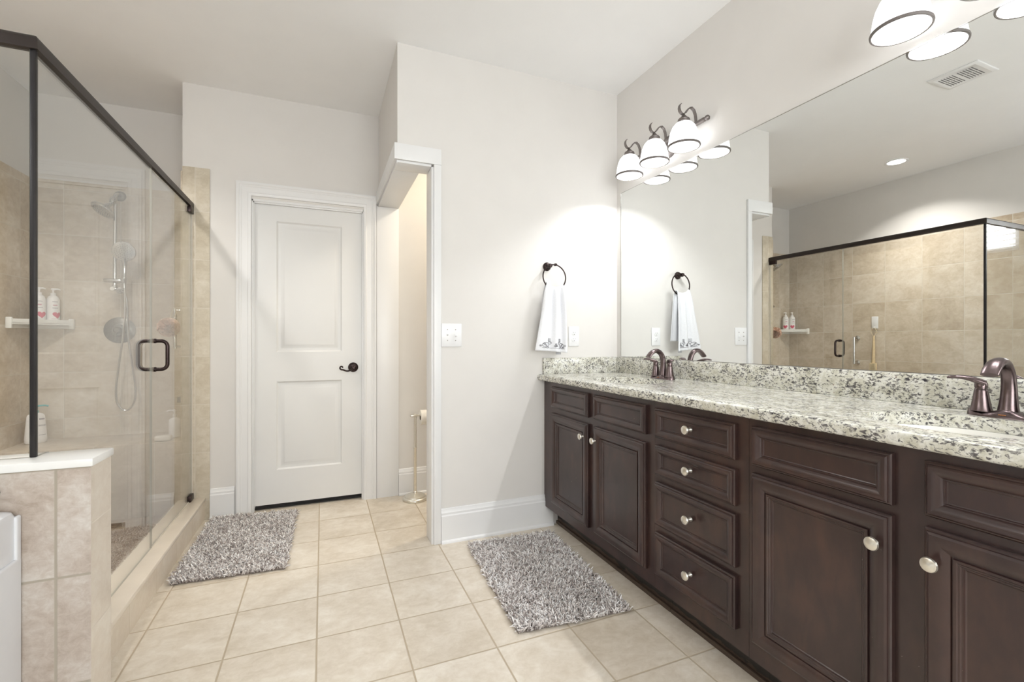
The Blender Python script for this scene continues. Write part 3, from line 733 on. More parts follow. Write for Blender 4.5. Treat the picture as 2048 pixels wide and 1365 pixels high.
e_ = eb.build('embroidery', 'thread', cl); e_['label'] = 'grey embroidered rabbits and flowers'
MB().box(1.288, 1.322, RC.y - 0.020, RC.y - 0.0185, 1.040, 1.066).build('care_tag', 'tag', cl)

# outlet
ol = thing('wall_outlet', 'white double outlet plate right of the hanging towel', 'outlet', (1.450, YP, 1.149))
MB().box(1.413, 1.487, YP - 0.006, YP - 0.0005, 1.088, 1.210, 0.0025).build('plate', 'white', ol)
for dz in (-0.0195, 0.0195):
    rc = MB().lathe([(0.0165, 0.0), (0.0165, 0.0015), (0.0155, 0.002), (0, 0.002)], (1.450, YP - 0.006, 1.149 + dz), (0, -1, 0), 24).build('receptacle', 'white', ol)
    b = MB()
    for dx in (-0.006, 0.006): b.box(1.450 + dx - 0.001, 1.450 + dx + 0.001, YP - 0.0085, YP - 0.0079, 1.149 + dz + 0.001, 1.149 + dz + 0.009)
    b.lathe([(0.0025, 0), (0.0025, 0.0006)], (1.450, YP - 0.0079, 1.149 + dz - 0.007), (0, -1, 0), 10)
    b.build('slots', 'slot', rc)
MB().lathe([(0.003, 0), (0.003, 0.001), (0, 0.0012)], (1.450, YP - 0.006, 1.149), (0, -1, 0), 12).build('screw', 'white', ol)
# switch
sw = thing('light_switch', 'white double toggle switch plate beside the toilet opening', 'switch', (0.666, YP, 1.154))
MB().box(0.6085, 0.7245, YP - 0.006, YP - 0.0005, 1.089, 1.219, 0.0025).build('plate', 'white', sw)
for xx, up_ in ((0.643, 1), (0.689, -1)):
    MB().box(xx - 0.0055, xx + 0.0055, YP - 0.0066, YP - 0.006, 1.142, 1.166).box(-0.004, 0.004, -0.014, 0, -0.004, 0.004, 0.001, mat=Matrix.Translation((xx, YP - 0.005, 1.154)) @ Matrix.Rotation(R(-28 * up_), 4, 'X')).build('toggle', 'white', sw)
    for dz in (-0.030, 0.030): MB().lathe([(0.003, 0), (0.003, 0.001), (0, 0.0012)], (xx, YP - 0.006, 1.154 + dz), (0, -1, 0), 10).build('screw', 'greymetal', sw)

# ================================================================== TOILET PAPER STAND
SX, SY = 0.604, 3.262
tp = thing('toilet_paper_stand', 'brushed nickel standing toilet paper holder in the toilet corner', 'paper holder', (SX, SY, 0))
MB().lathe([(0.084, 0.0005), (0.086, 0.006), (0.084, 0.014), (0.078, 0.020), (0.074, 0.022), (0.070, 0.030), (0.050, 0.040), (0.025, 0.046), (0.016, 0.050), (0.014, 0.058), (0.0115, 0.060), (0, 0.060)], (SX, SY, 0), n=36).build('base', 'nickel', tp)
MB().lathe([(0.0105, 0.06), (0.0105, 0.36), (0.0125, 0.363), (0.0125, 0.369), (0.0095, 0.372), (0.0095, 0.585)], (SX, SY, 0), n=16).build('pole', 'nickel', tp)
b = MB().tube([(SX - 0.030, SY, 0.592), (SX, SY, 0.592), (SX + 0.155, SY, 0.592)], 0.0065, 10).box(SX - 0.034, SX + 0.020, SY - 0.014, SY + 0.014, 0.585, 0.600, 0.005)
b.lathe([(0.010, 0), (0.011, 0.006), (0.006, 0.012)], (SX + 0.150, SY, 0.592), (1, 0, 0), 12)
b.lathe([(0.009, 0.600), (0.007, 0.606), (0.0, 0.608)], (SX, SY, 0), n=12)
b.build('arm', 'nickel', tp)
ro = thing('toilet_paper_roll', 'white toilet paper roll on the nickel stand', 'toilet paper', (SX + 0.09, SY, 0.575))
pr_ = [(0.0205, 0.036), (0.052, 0.036), (0.052, 0.136), (0.0205, 0.136)]
MB().lathe(pr_, (SX, SY, 0.578), (1, 0, 0), 32, closed=True).build('paper', 'paper', ro)
MB().lathe([(0.0185, 0.0355), (0.0198, 0.0355), (0.0198, 0.1365), (0.0185, 0.1365)], (SX, SY, 0.578), (1, 0, 0), 32, closed=True).build('core', 'card', ro)
light('toilet_ceiling_light', 'AREA', (1.35, 2.98, ZC - 0.03), TOILET_W, (1.0, 0.89, 0.72), 0.25)

# ================================================================== SHOWER ENCLOSURE
se = thing('shower_enclosure', 'clear glass shower enclosure with dark bronze header rail', 'shower enclosure', (XG, YG, 0.14))
ZR0, ZR1 = 1.943, 1.984
prof = [(-0.013, -0.020), (0.013, -0.020), (0.013, 0.008), (0.010, 0.015), (0.005, 0.0195), (-0.005, 0.0195), (-0.010, 0.015), (-0.013, 0.008)]
zc = 1.9635
# mitred header
vs = []
for (x, y), (nx, ny) in (((XG, YD - TT - 0.0005), (1, 0)), ((XG, YG), (1, -1)), ((XL + 0.0005, YG), (0, -1))):
    for a, z in prof: vs.append((x + nx * a, y + ny * a, zc + z))
n = len(prof); fs = [(j * n + i, j * n + (i + 1) % n, (j + 1) * n + (i + 1) % n, (j + 1) * n + i) for j in range(2) for i in range(n)] + [tuple(range(n)), tuple(2 * n + i for i in range(n))]
MB().add(vs, fs).build('header_rail', 'rail', se, smooth=25)
MB().box(XG - 0.006, XG + 0.006, YG - 0.006, YG + 0.006, 0.7955, ZR0, 0.001).build('corner_post', 'post', se)
def pane(name, poly, axis, c, th, label=None, parent=se):
    """poly in (a, z); axis 'x' plane x=c with a=y, or 'y' plane y=c with a=x"""
    b = MB(); n = len(poly)
    f = (lambda a, z, s_: (c + s_, a, z)) if axis == 'x' else (lambda a, z, s_: (a, c + s_, z))
    vs = [f(a, z, -th / 2) for a, z in poly] + [f(a, z, th / 2) for a, z in poly]
    b.add(vs, [tuple(range(n)), tuple(reversed(range(n, 2 * n)))], 0)
    b.add(vs, [(i, (i + 1) % n, n + (i + 1) % n, n + i) for i in range(n)], 1)
    o = b.build(name, ['glass', 'glassedge'], parent)
    if label: o['label'] = label
    return o
pane('fixed_panel', [(YG + 0.008, 0.796), (Yk1 + 0.008, 0.796), (Yk1 + 0.008, 0.1405), (2.662, 0.1405), (2.662, ZR0 + 0.002), (YG + 0.008, ZR0 + 0.002)], 'x', XG, 0.008, 'fixed clear glass panel')
pane('return_panel', [(XL + 0.004, 0.7955), (XG - 0.008, 0.7955), (XG - 0.008, ZR0 + 0.002), (XL + 0.004, ZR0 + 0.002)], 'y', YG, 0.008, 'clear glass panel on the low wall')
gd = pane('glass_door', [(2.667, 0.148), (YD - TT - 0.010, 0.148), (YD - TT - 0.010, ZR0 - 0.006), (2.667, ZR0 - 0.006)], 'x', XG, 0.008, 'hinged clear glass door')
b = MB()
YH = 2.694; za, zb = 0.985, 1.122
for s_ in (-1, 1):
    off = 0.058; rr_ = 0.026; P = []
    P.append((XG + s_ * 0.005, YH, zb))
    for k in range(7):
        a = k / 6 * PI / 2; P.append((XG + s_ * (off - rr_ + rr_ * math.sin(a)), YH, zb - rr_ + rr_ * math.cos(a)))
    for k in range(7):
        a = k / 6 * PI / 2; P.append((XG + s_ * (off - rr_ + rr_ * math.cos(a)), YH, za + rr_ - rr_ * math.sin(a)))
    P.append((XG + s_ * 0.005, YH, za))
    b.tube(P, 0.0085, 12, up=(0, 1, 0))
    for z in (za, zb): b.lathe([(0.0115, 0.0045), (0.0115, 0.012), (0.0105, 0.0135)], (XG, YH, z), (s_, 0, 0), 16)
hd = b.build('door_handle', 'bronze', gd); hd['label'] = 'dark bronze back-to-back loop handle'
for z0, z1, nm in ((1.905, 1.945, 'top_hinge'), (0.141, 0.178, 'bottom_hinge')):
    MB().box(XG - 0.014, XG + 0.014, 3.315, 3.388, z0, z1, 0.003).build(nm, 'bronze', gd)
MB().box(XG - 0.006, XG + 0.006, YD - TT - 0.0095, YD - TT - 0.0005, 0.1405, ZR0).build('wall_seal', 'tape', se)
MB().box(XG - 0.004, XG + 0.004, 2.668, YD - TT - 0.011, 0.1405, 0.1475).build('door_sweep', 'tape', gd)

# ================================================================== SHOWER SET
HX = -1.272; BX, BY = -1.268, 3.808
ss = thing('shower_set', 'chrome slide bar shower with overhead and hand-held heads on the tiled wall', 'shower', (HX, YS, 1.45))
MB().lathe([(0.034, 0.0005), (0.034, 0.004), (0.030, 0.010), (0.022, 0.014), (0.011, 0.016)], (HX, YS, 2.103), (0, -1, 0), 28).build('flange', 'greymetal', ss)
MB().tube([(HX, YS - 0.014, 2.103), (HX, YS - 0.04, 2.106), (HX, BY + 0.02, 2.092), (HX, BY - 0.01, 2.050), (HX - 0.012, BY - 0.035, 2.010)], 0.012, 14).lathe([(0.014, 0), (0.019, 0.01), (0.019, 0.04), (0.014, 0.05)], (HX, BY - 0.0, 2.068), (-0.1, -0.5, -0.85), 18).build('shower_arm', 'chrome', ss)
ax = Vector((-0.42, -0.42, -0.80)).normalized(); hc = Vector((-1.308, 3.735, 1.965))
hh = MB().lathe([(0.012, -0.055), (0.017, -0.04), (0.020, -0.026), (0.052, -0.014), (0.064, -0.004), (0.066, 0.004), (0.062, 0.010), (0.058, 0.0108), (0, 0.012)], hc, ax, 36).build('shower_head', 'chrome', ss)
def nozzles(c, axis, rad, parent, name='nozzle_face'):
    b = MB(); q = axis.to_track_quat('Z', 'Y').to_matrix()
    for k, r_ in enumerate((0.2, 0.42, 0.64, 0.84)):
        m = 5 + 6 * k
        for i in range(m):
            a = 2 * PI * i / m + k; p = c + q @ Vector((rad * r_ * math.cos(a), rad * r_ * math.sin(a), 0))
            b.lathe([(0.0028, -0.002), (0.0028, 0.0018), (0.0014, 0.0026)], p, axis, 6)
    b.build(name, 'greymetal', parent)
nozzles(hc + ax * 0.0115, ax, 0.056, hh)
MB().tube([(BX, BY, 2.035), (BX - 0.001, BY, 1.76), (BX - 0.003, BY, 1.475)], 0.0105, 14).lathe([(0.013, 0), (0.015, 0.02), (0.013, 0.035)], (BX - 0.003, BY, 1.455), n=16).build('slide_bar', 'chrome', ss)
b = MB().lathe([(0.012, 0), (0.014, 0.004), (0.014, 0.092), (0.012, 0.096)], (BX - 0.052, BY - 0.022, 1.517), (1, 0, 0), 16).box(BX - 0.020, BX + 0.018, BY - 0.024, BY + 0.016, 1.503, 1.531, 0.004)
b.lathe([(0.014, 0), (0.017, 0.02), (0.017, 0.03)], (BX + 0.055, BY - 0.03, 1.505), (0, -0.1, 1), 16)
b.build('slide_bracket', 'chrome', ss)
b = MB().lathe([(0.010, 0), (0.013, 0.01), (0.013, 0.03)], (BX - 0.003, BY - 0.01, 1.463), (0, -1, 0), 14).tube([(BX - 0.003, BY + 0.0, 1.463), (BX - 0.003, YS - 0.006, 1.463)], 0.009, 12).lathe([(0.022, 0.0005), (0.022, 0.006), (0.01, 0.01)], (BX - 0.003, YS, 1.463), (0, -1, 0), 18)
b.tube([(BX - 0.003, BY - 0.012, 1.463), (BX + 0.045, BY - 0.016, 1.460)], 0.008, 10)
b.build('lower_outlet', 'chrome', ss)
c2 = Vector((-1.207, 3.762, 1.708)); a2 = Vector((0.05, -0.95, -0.22)).normalized()
hs_ = MB().lathe([(0.012, -0.032), (0.034, -0.024), (0.058, -0.012), (0.064, -0.003), (0.065, 0.004), (0.061, 0.008), (0.0575, 0.0085), (0, 0.0095)], c2, a2, 36).tube([c2 - a2 * 0.014 + Vector((0, 0, -0.045)), (-1.211, 3.785, 1.61), (-1.212, 3.784, 1.555), (-1.211, 3.780, 1.505), (-1.211, 3.778, 1.47)], 0.0105, 12, scale=[1.5, 1.2, 1.05, 1.0, 0.8])
hsm = hs_.build('hand_shower', 'chrome', ss)
nozzles(c2 + a2 * 0.009, a2, 0.055, hsm)
# hose: from the outlet, loop down, back up to the hand shower
ctrl = [(-1.228, 3.79, 1.455), (-1.205, 3.785, 1.42), (-1.196, 3.79, 1.33), (-1.196, 3.80, 1.15), (-1.176, 3.815, 0.93), (-1.163, 3.82, 0.80), (-1.172, 3.82, 0.705), (-1.215, 3.82, 0.655), (-1.258, 3.82, 0.70), (-1.268, 3.82, 0.80), (-1.252, 3.815, 0.95), (-1.225, 3.80, 1.15), (-1.209, 3.79, 1.32), (-1.209, 3.780, 1.475)]
P = []
for i in range(len(ctrl) - 1):
    for k in range(7):
        u = k / 7; p0 = ctrl[max(i - 1, 0)]; p1 = ctrl[i]; p2 = ctrl[i + 1]; p3 = ctrl[min(i + 2, len(ctrl) - 1)]
        P.append(tuple(0.5 * (2 * p1[d] + (p2[d] - p0[d]) * u + (2 * p0[d] - 5 * p1[d] + 4 * p2[d] - p3[d]) * u * u + (3 * p1[d] - p0[d] - 3 * p2[d] + p3[d]) * u ** 3) for d in range(3)))
P.append(ctrl[-1])
MB().tube(P, 0.0068, 10).build('hose', 'chrome', ss)
sv = thing('shower_valve', 'round grey shower valve plate with small lever behind the hose', 'valve', (-1.273, YS, 1.19))
MB().lathe([(0.088, 0.0005), (0.088, 0.004), (0.082, 0.009), (0.05, 0.012), (0.046, 0.014), (0.040, 0.016), (0.036, 0.030), (0.0, 0.032)], (-1.273, YS, 1.193), (0, -1, 0), 40).build('plate', 'greymetal', sv)
MB().lathe([(0.022, 0.03), (0.020, 0.05), (0.015, 0.056), (0, 0.058)], (-1.273, YS, 1.193), (0, -1, 0), 20).tube([(-1.273, YS - 0.048, 1.19), (-1.278, YS - 0.056, 1.16), (-1.283, YS - 0.060, 1.125)], 0.007, 10, flat=0.7).build('lever', 'greymetal', sv)

# corner shelf
cs = thing('corner_shelf', 'white ceramic corner shelf on the shower tiles holding two bottles', 'shelf', (XL, YS, 1.2))
A = (XL + 0.0005, 3.652); Bp = (-1.512, YS - 0.0005); Cn = (XL + 0.0005, YS - 0.0005)
A2 = (XL + 0.0305, 3.652); B2 = (-1.512, YS - 0.0305)
front_pts = [A, A2]
for k in range(1, 8):
    u = k / 8; front_pts.append((A2[0] + (B2[0] - A2[0]) * u - 0.010 * math.sin(u * PI), A2[1] + (B2[1] - A2[1]) * u + 0.010 * math.sin(u * PI)))
front_pts += [B2, Bp]
poly = front_pts + [Cn]
def prism(poly, z0, z1):
    n = len(poly); return [(x, y, z0) for x, y in poly] + [(x, y, z1) for x, y in poly], [tuple(reversed(range(n))), tuple(range(n, 2 * n))] + [(i, (i + 1) % n, n + (i + 1) % n, n + i) for i in range(n)]
b = MB().add(*prism(poly, 1.222, 1.240))
for q0, q1 in zip(front_pts[1:-2], front_pts[2:-1]): b.sweep([(q0[0], q0[1], 1.243), (q1[0], q1[1], 1.243)], [(-0.005, -0.010), (0.005, -0.010), (0.005, 0.012), (-0.005, 0.012)])
b.box(XL + 0.0005, XL + 0.030, 3.645, 3.668, 1.196, 1.265, 0.006).box(-1.535, -1.508, YS - 0.030, YS - 0.0005, 1.196, 1.265, 0.006)
b.box(XL + 0.0005, XL + 0.012, 3.66, YS - 0.001, 1.20, 1.24, 0.003).box(XL + 0.012, -1.52, YS - 0.012, YS - 0.0005, 1.20, 1.24, 0.003)
b.build('shelf_body', 'ceramic', cs)
# bottles with pumps and hearts
def curved_patch(c, r, zfun, a0, a1, n, pts=None):
    pass
def heart_on(cx_, cy_, r, zc_, ang, size):
    b = MB(); out = []
    for i in range(40):
        th = 2 * PI * i / 40
        hx = 16 * math.sin(th) ** 3; hz = 13 * math.cos(th) - 5 * math.cos(2 * th) - 2 * math.cos(3 * th) - math.cos(4 * th)
        out.append((hx * size / 16, hz * size / 16))
    vs = []
    for lv_ in (1.0, 0.66, 0.33):
        for hx, hz in out:
            a = ang + hx * lv_ / r; vs.append((cx_ + r * math.cos(a), cy_ + r * math.sin(a), zc_ + hz * lv_))
    vs.append((cx_ + r * math.cos(ang), cy_ + r * math.sin(ang), zc_)); n = 40
    fs = [(j * n + i, j * n + (i + 1) % n, (j + 1) * n + (i + 1) % n, (j + 1) * n + i) for j in range(2) for i in range(n)] + [(2 * n + i, 2 * n + (i + 1) % n, 3 * n) for i in range(n)]
    return b.add(vs, fs)
def print_lines(cx_, cy_, r, ang, rows, b=None):
    """rows: (z, height, half width, offset): broken strokes wrapped round the bottle"""
    b = b or MB(); rr_ = random.Random(3)
    for z, hgt, hw, off in rows:
        u = -hw
        while u < hw:
            wd = rr_.uniform(0.0018, 0.0036); a0 = ang + (u + off) / r; a1 = a0 + wd / r
            vs = [(cx_ + r * math.cos(a), cy_ + r * math.sin(a), zz) for a, zz in ((a0, z), (a1, z), (a1, z + hgt), (a0, z + hgt))]
            b.add(vs, [(0, 1, 2, 3)]); u += wd + 0.0010
    return b
def bottle(x, y, face, label):
    z0 = 1.2405; r = 0.0315
    o = thing('lotion_bottle', label, 'bottle', (x, y, z0), 'white pump bottles on the corner shelf')
    body = MB().lathe([(0.028, 0), (r, 0.004), (r, 0.135), (0.0295, 0.150), (0.024, 0.163), (0.016, 0.170), (0.0125, 0.172)], (x, y, z0), n=32).build('bottle_body', 'bottle', o)
    pm = MB().lathe([(0.0135, 0.172), (0.0135, 0.186), (0.011, 0.188), (0.005, 0.189), (0.005, 0.205), (0.010, 0.206), (0.011, 0.216), (0.006, 0.219)], (x, y, z0), n=20)
    dx, dy = math.cos(face + 0.9), math.sin(face + 0.9)
    pm.tube([(x, y, z0 + 0.212), (x + dx * 0.022, y + dy * 0.022, z0 + 0.213), (x + dx * 0.036, y + dy * 0.036, z0 + 0.208)], 0.005, 8, scale=[1.2, 1, 0.7])
    pm.build('pump', 'bottle', o)
    h = heart_on(x, y, r + 0.0004, z0 + 0.046, face + 0.35, 0.024).build('heart_print', 'pink', body, recalc=True); h['label'] = 'pink heart on the front'
    for row, mt_ in (((z0 + 0.128, 0.004, 0.014, 0), 'print'), ((z0 + 0.088, 0.004, 0.013, 0), 'print'), ((z0 + 0.104, 0.008, 0.010, 0), 'pinkprint'), ((z0 + 0.022, 0.002, 0.012, -0.006), 'pinkprint'), ((z0 + 0.014, 0.002, 0.012, -0.006), 'pinkprint')):
        print_lines(x, y, r + 0.0004, face, [row]).build('lettering', mt_, body)
bottle(-1.648, 3.800, R(-62), 'white pump bottle with pink heart on the corner shelf, nearer the long side wall')
bottle(-1.598, 3.845, R(-50), 'white pump bottle with pink heart on the corner shelf, nearer the shower head')
MB_ = MB().lathe([(0.013, 0), (0.016, 0.003), (0.014, 0.012), (0.006, 0.016), (0, 0.016)], (-1.688, 3.752, 1.2405), n=14)
tag(MB_.build('shower_trinket', 'greymetal', origin=(-1.688, 3.752, 1.2405)), 'small dark metal item lying on the corner shelf left of the bottles', 'trinket')

# bottle on the bench with teal pump
BZ = 0.4845
o = thing('body_wash_bottle', 'wide white bottle with teal pump in the bench corner', 'bottle', (-1.652, 3.775, BZ))
b = MB(); n = 32; secs = [(0.86, 0.0), (0.98, 0.006), (1.0, 0.03), (0.93, 0.09), (0.84, 0.14), (0.80, 0.166), (0.70, 0.178), (0.40, 0.186), (0.30, 0.188)]
ang = R(-52); ca_, sa_ = math.cos(ang + PI / 2), math.sin(ang + PI / 2)
def oval(k, th, grow=0.0):
    a, c_ = (0.052 * k + grow) * math.cos(th), (0.030 * k + grow) * math.sin(th)
    return (-1.652 + a * ca_ - c_ * sa_, 3.775 + a * sa_ + c_ * ca_)
vs = [(*oval(k, 2 * PI * i / n), BZ + z) for k, z in secs for i in range(n)]
fs = [(j * n + i, j * n + (i + 1) % n, (j + 1) * n + (i + 1) % n, (j + 1) * n + i) for j in range(len(secs) - 1) for i in range(n)] + [tuple(reversed(range(n))), tuple((len(secs) - 1) * n + i for i in range(n))]
body = b.add(vs, fs).build('bottle_body', 'bottle', o, smooth=50)
pmp = MB().lathe([(0.013, 0.186), (0.013, 0.204), (0.006, 0.206), (0.0055, 0.222), (0.011, 0.224), (0.011, 0.236), (0.006, 0.239)], (-1.652, 3.775, BZ), n=18)
pmp.tube([(-1.652, 3.775, BZ + 0.230), (-1.615, 3.790, BZ + 0.232), (-1.600, 3.795, BZ + 0.226)], 0.005, 8); pp = pmp.build('pump', 'teal', o); pp['label'] = 'teal pump'
for z, k, w0, w1, st in ((0.145, 0.86, 0.2, 0.9, 6), (0.112, 0.915, 0.1, 1.0, 8), (0.106, 0.92, 0.1, 1.0, 1), (0.05, 0.985, 0.1, 0.9, 1)):
    b = MB()
    for i in range(st):
        t0 = -PI / 2 + (w0 + (w1 - w0) * i / st); t1 = -PI / 2 + (w0 + (w1 - w0) * (i + (0.7 if st > 1 else 1)) / st)
        m = 6; vs = []
        for zz in (z, z + (0.010 if st == 6 else 0.0025)):
            for q in range(m + 1): vs.append((*oval(k, t0 + (t1 - t0) * q / m, 0.0012), BZ + zz))
        b.add(vs, [(q, q + 1, m + 2 + q, m + 1 + q) for q in range(m)])
    b.build('lettering', 'print', body)
# soap and pump bottle at the other end of the bench
tag(MB().box(-0.982, -0.895, 3.525, 3.580, BZ, BZ + 0.036, 0.012, 3).build('soap_bar', 'soap', origin=(-0.94, 3.55, BZ)), 'cream soap bar on the bench edge near the glass door', 'soap')
o = thing('soap_pump', 'white pump bottle on the bench beside the soap bar', 'bottle', (-0.905, 3.660, BZ))
MB().lathe([(0.028, 0), (0.032, 0.004), (0.032, 0.105), (0.029, 0.118), (0.018, 0.128), (0.011, 0.131), (0.011, 0.140)], (-0.905, 3.660, BZ), n=28).build('bottle_body', 'bottle', o)
MB().lathe([(0.013, 0.140), (0.013, 0.152), (0.005, 0.154), (0.005, 0.170), (0.011, 0.171), (0.010, 0.182), (0, 0.184)], (-0.905, 3.660, BZ), n=18).tube([(-0.905, 3.660, BZ + 0.177), (-0.935, 3.650, BZ + 0.178), (-0.945, 3.647, BZ + 0.172)], 0.005, 8).build('pump', 'bottle', o)

# grab bars
def grab_bar(p_top, p_bot, nrm, label, standoff):
    n_ = Vector(nrm); a, c_ = Vector(p_top), Vector(p_bot)
    o = thing('grab_bar', label, 'grab bar', tuple((a + c_) / 2), 'chrome vertical grab bars')
    e = (a - c_).normalized() * 0.014
    MB().tube([a + n_ * standoff + e, c_ + n_ * standoff - e], 0.0105, 14).build('bar', 'chrome', o)
    for p in (a, c_): MB().tube([p, p + n_ * standoff], 0.007, 12).lathe([(0.026, 0.0005), (0.026, 0.005), (0.020, 0.010), (0.009, 0.014)], p, nrm, 24).build('post', 'chrome', o)
grab_bar((XL, 3.125, 1.148), (XL, 3.125, 0.886), (1, 0, 0), 'vertical chrome grab bar on the long tiled wall, seen in the mirror', 0.06)
grab_bar((XRET - TT, 3.50, 1.315), (XRET - TT, 3.50, 1.085), (-1, 0, 0), 'vertical chrome grab bar behind the peach loofah at the shower door', 0.055)
# loofah
b = MB(); lc = Vector((-0.878, 3.424, 1.205))
for k in range(26):
    d = Vector(rng.normal(size=3)).normalized(); e1 = d.orthogonal().normalized(); e2 = d.cross(e1); ph = rng.uniform(0, 6.28); r_ = 0.058
    nn_ = 26; row = []
    for i in range(nn_):
        a = 2 * PI * i / nn_; wv = 0.013 * math.sin(a * 5 + ph)
        row.append((lc + (e1 * math.cos(a) + e2 * math.sin(a)) * (r_ + rng.uniform(-0.003, 0.003)) + d * wv, lc + (e1 * math.cos(a + .05) + e2 * math.sin(a + .05)) * 0.024 + d * wv * 0.4))
    vs = [p for q in row for p in q]
    b.add(vs, [(2 * i, 2 * i + 1, 2 * ((i + 1) % nn_) + 1, 2 * ((i + 1) % nn_)) for i in range(nn_)])
lf = thing('loofah', 'peach mesh loofah hanging from the grab bar by the shower door', 'loofah', tuple(lc))
b.build('mesh_ball', 'loofah', lf, smooth=80)
MB().tube([lc + Vector((0, 0, 0.02)), (-0.876, 3.480, 1.30), (-0.864, 3.487, 1.340), (-0.852, 3.486, 1.30), lc + Vector((0.01, 0, 0.02))], 0.002, 6).build('loop_cord', 'bristle', lf)
# razor holder on the short wall
rh = thing('razor_holder', 'small chrome holder on the short tiled wall above the soap pump', 'holder', (XRET - TT, 3.46, 0.75))
MB().box(XRET - TT - 0.030, XRET - TT - 0.0005, 3.44, 3.48, 0.735, 0.772, 0.004).build('holder_body', 'greymetal', rh)
MB().box(XRET - TT - 0.026, XRET - TT - 0.008, 3.4395, 3.4405, 0.740, 0.768).build('holder_face', 'slot', rh)
# bath brush on the long wall
hk = thing('adhesive_hook', 'white hook plate on the tiled wall above the bath brush', 'hook', (XL, 2.955, 1.30))
MB().box(XL + 0.0005, XL + 0.012, 2.925, 2.985, 1.245, 1.370, 0.005).box(XL + 0.012, XL + 0.030, 2.947, 2.963, 1.250, 1.262, 0.003).build('hook_plate', 'white', hk)
bh = thing('bath_brush', 'long wooden bath brush hanging head down from the white hook', 'brush', (XL + 0.025, 2.955, 1.2))
MB().tube([(XL + 0.024, 2.950, 1.262), (XL + 0.024, 2.925, 1.21), (XL + 0.026, 2.955, 1.165), (XL + 0.026, 2.985, 1.21), (XL + 0.024, 2.960, 1.262)], 0.0022, 6).build('hanging_loop', 'bristle', bh)
MB().tube([(XL + 0.026, 2.955, 1.172), (XL + 0.026, 2.955, 1.05), (XL + 0.026, 2.957, 0.92), (XL + 0.026, 2.958, 0.885)], 0.012, 12, scale=[0.7, 1, 1.2, 1.5]).box(XL + 0.016, XL + 0.034, 2.928, 2.988, 0.775, 0.895, 0.008).build('brush_handle', 'wood', bh)
b = MB()
for i in range(6):
    for j in range(10): b.lathe([(0.0035, 0), (0.0042, 0.022)], (XL + 0.034, 2.935 + 0.0092 * i, 0.785 + 0.0112 * j), (1, 0, 0), 6)
b.build('bristles', 'bristle', bh)

# ================================================================== BATHTUB
XT, ZTB = -0.750, 0.676
tu = thing('bathtub', 'white bathtub against the low tiled wall at the lower left', 'bathtub', (-1.24, 0.82, 0))
ty0, ty1 = 0.02, Yk0 - 0.002
b = MB()
Rm = rrect(XL + 0.002, XT, ty0, ty1, 0.022, 4)
def lp(ins, z, r=None): return [(x, y, z) for x, y in rrect(XL + 0.002 + ins, XT - ins, ty0 + ins, ty1 - ins, r or max(0.02, 0.022 + ins * 0.5), 4)]
L = [lp(0.0, 0.001), lp(0.0, ZTB - 0.018), lp(0.004, ZTB - 0.006), lp(0.014, ZTB), lp(0.085, ZTB, 0.16), lp(0.098, ZTB - 0.008, 0.16), lp(0.110, ZTB - 0.04, 0.16), lp(0.16, 0.22, 0.16), lp(0.24, 0.16, 0.14)]
n = len(L[0]); vs = [p for l in L for p in l]
fs = [(j * n + i, j * n + (i + 1) % n, (j + 1) * n + (i + 1) % n, (j + 1) * n + i) for j in range(len(L) - 1) for i in range(n)] + [tuple((len(L) - 1) * n + i for i in range(n))]
b.add(vs, fs); b.build('tub_shell', 'acrylic', tu, smooth=40)
b = MB()
yy = ty1 - 0.001
b.box(XT - 0.004, XT + 0.007, ty0 + 0.02, yy, 0.004, 0.548, 0.007, 4).box(XT - 0.004, XT + 0.006, yy - 0.022, yy, 0.535, 0.660, 0.005, 4).box(XT - 0.004, XT + 0.006, ty0 + 0.02, ty0 + 0.06, 0.535, 0.660, 0.005, 4)
b.build('apron_panel', 'acrylic', tu, smooth=50)
# tub filler on the deck
tf = thing('tub_faucet', 'dark bronze tub faucet on the tiled wall above the tub', 'faucet', (-0.81, Yk0, 0.74))
MB().lathe([(0.030, 0.0005), (0.030, 0.006), (0.020, 0.012), (0.014, 0.02), (0.014, 0.06), (0.018, 0.07), (0.0, 0.075)], (-0.818, Yk0, 0.722), (0, -1, 0), 22).build('handle', 'bronze', tf)
MB().lathe([(0.032, 0.0005), (0.032, 0.006), (0.022, 0.012)], (-1.0, Yk0, 0.722), (0, -1, 0), 22).tube([(-1.0, Yk0 - 0.01, 0.722), (-1.0, Yk0 - 0.08, 0.73), (-1.0, Yk0 - 0.13, 0.72), (-1.0, Yk0 - 0.15, 0.69)], 0.016, 14).build('spout', 'bronze', tf)

# ================================================================== CEILING THINGS
rl = thing('recessed_light', 'lit round recessed ceiling light over the shower, seen in the mirror', 'ceiling light', (-1.207, 2.49, ZC))
MB().lathe([(0.085, -0.0005), (0.085, -0.004), (0.078, -0.007), (0.066, -0.005), (0.064, -0.0005)], (-1.207, 2.49, ZC), n=36, caps=False).build('trim_ring', 'white', rl)
MB().lathe([(0.066, -0.0015), (0.05, -0.002), (0, -0.0025)], (-1.207, 2.49, ZC), n=36).build('lens', 'lamp', rl)
light('recessed_bulb', 'AREA', (-1.207, 2.49, ZC - 0.009), RECESS_W, (1.0, 0.96, 0.92), 0.12, shape='DISK').data.spread = R(122)
vn = thing('ceiling_vent', 'white square ceiling vent grille, seen in the mirror', 'vent', (-0.025, 1.525, ZC))
b = MB(); vx0, vx1, vy0, vy1 = -0.142, 0.093, 1.406, 1.645
fv = lambda a, z, d: (a, z, ZC - d)
b.rings(fv, vx0, vx1, vy0, vy1, [(0, 0.0003), (0, 0.004), (0.004, 0.007), (0.022, 0.009), (0.024, 0.0078)])
b.build('grille', 'white', vn)
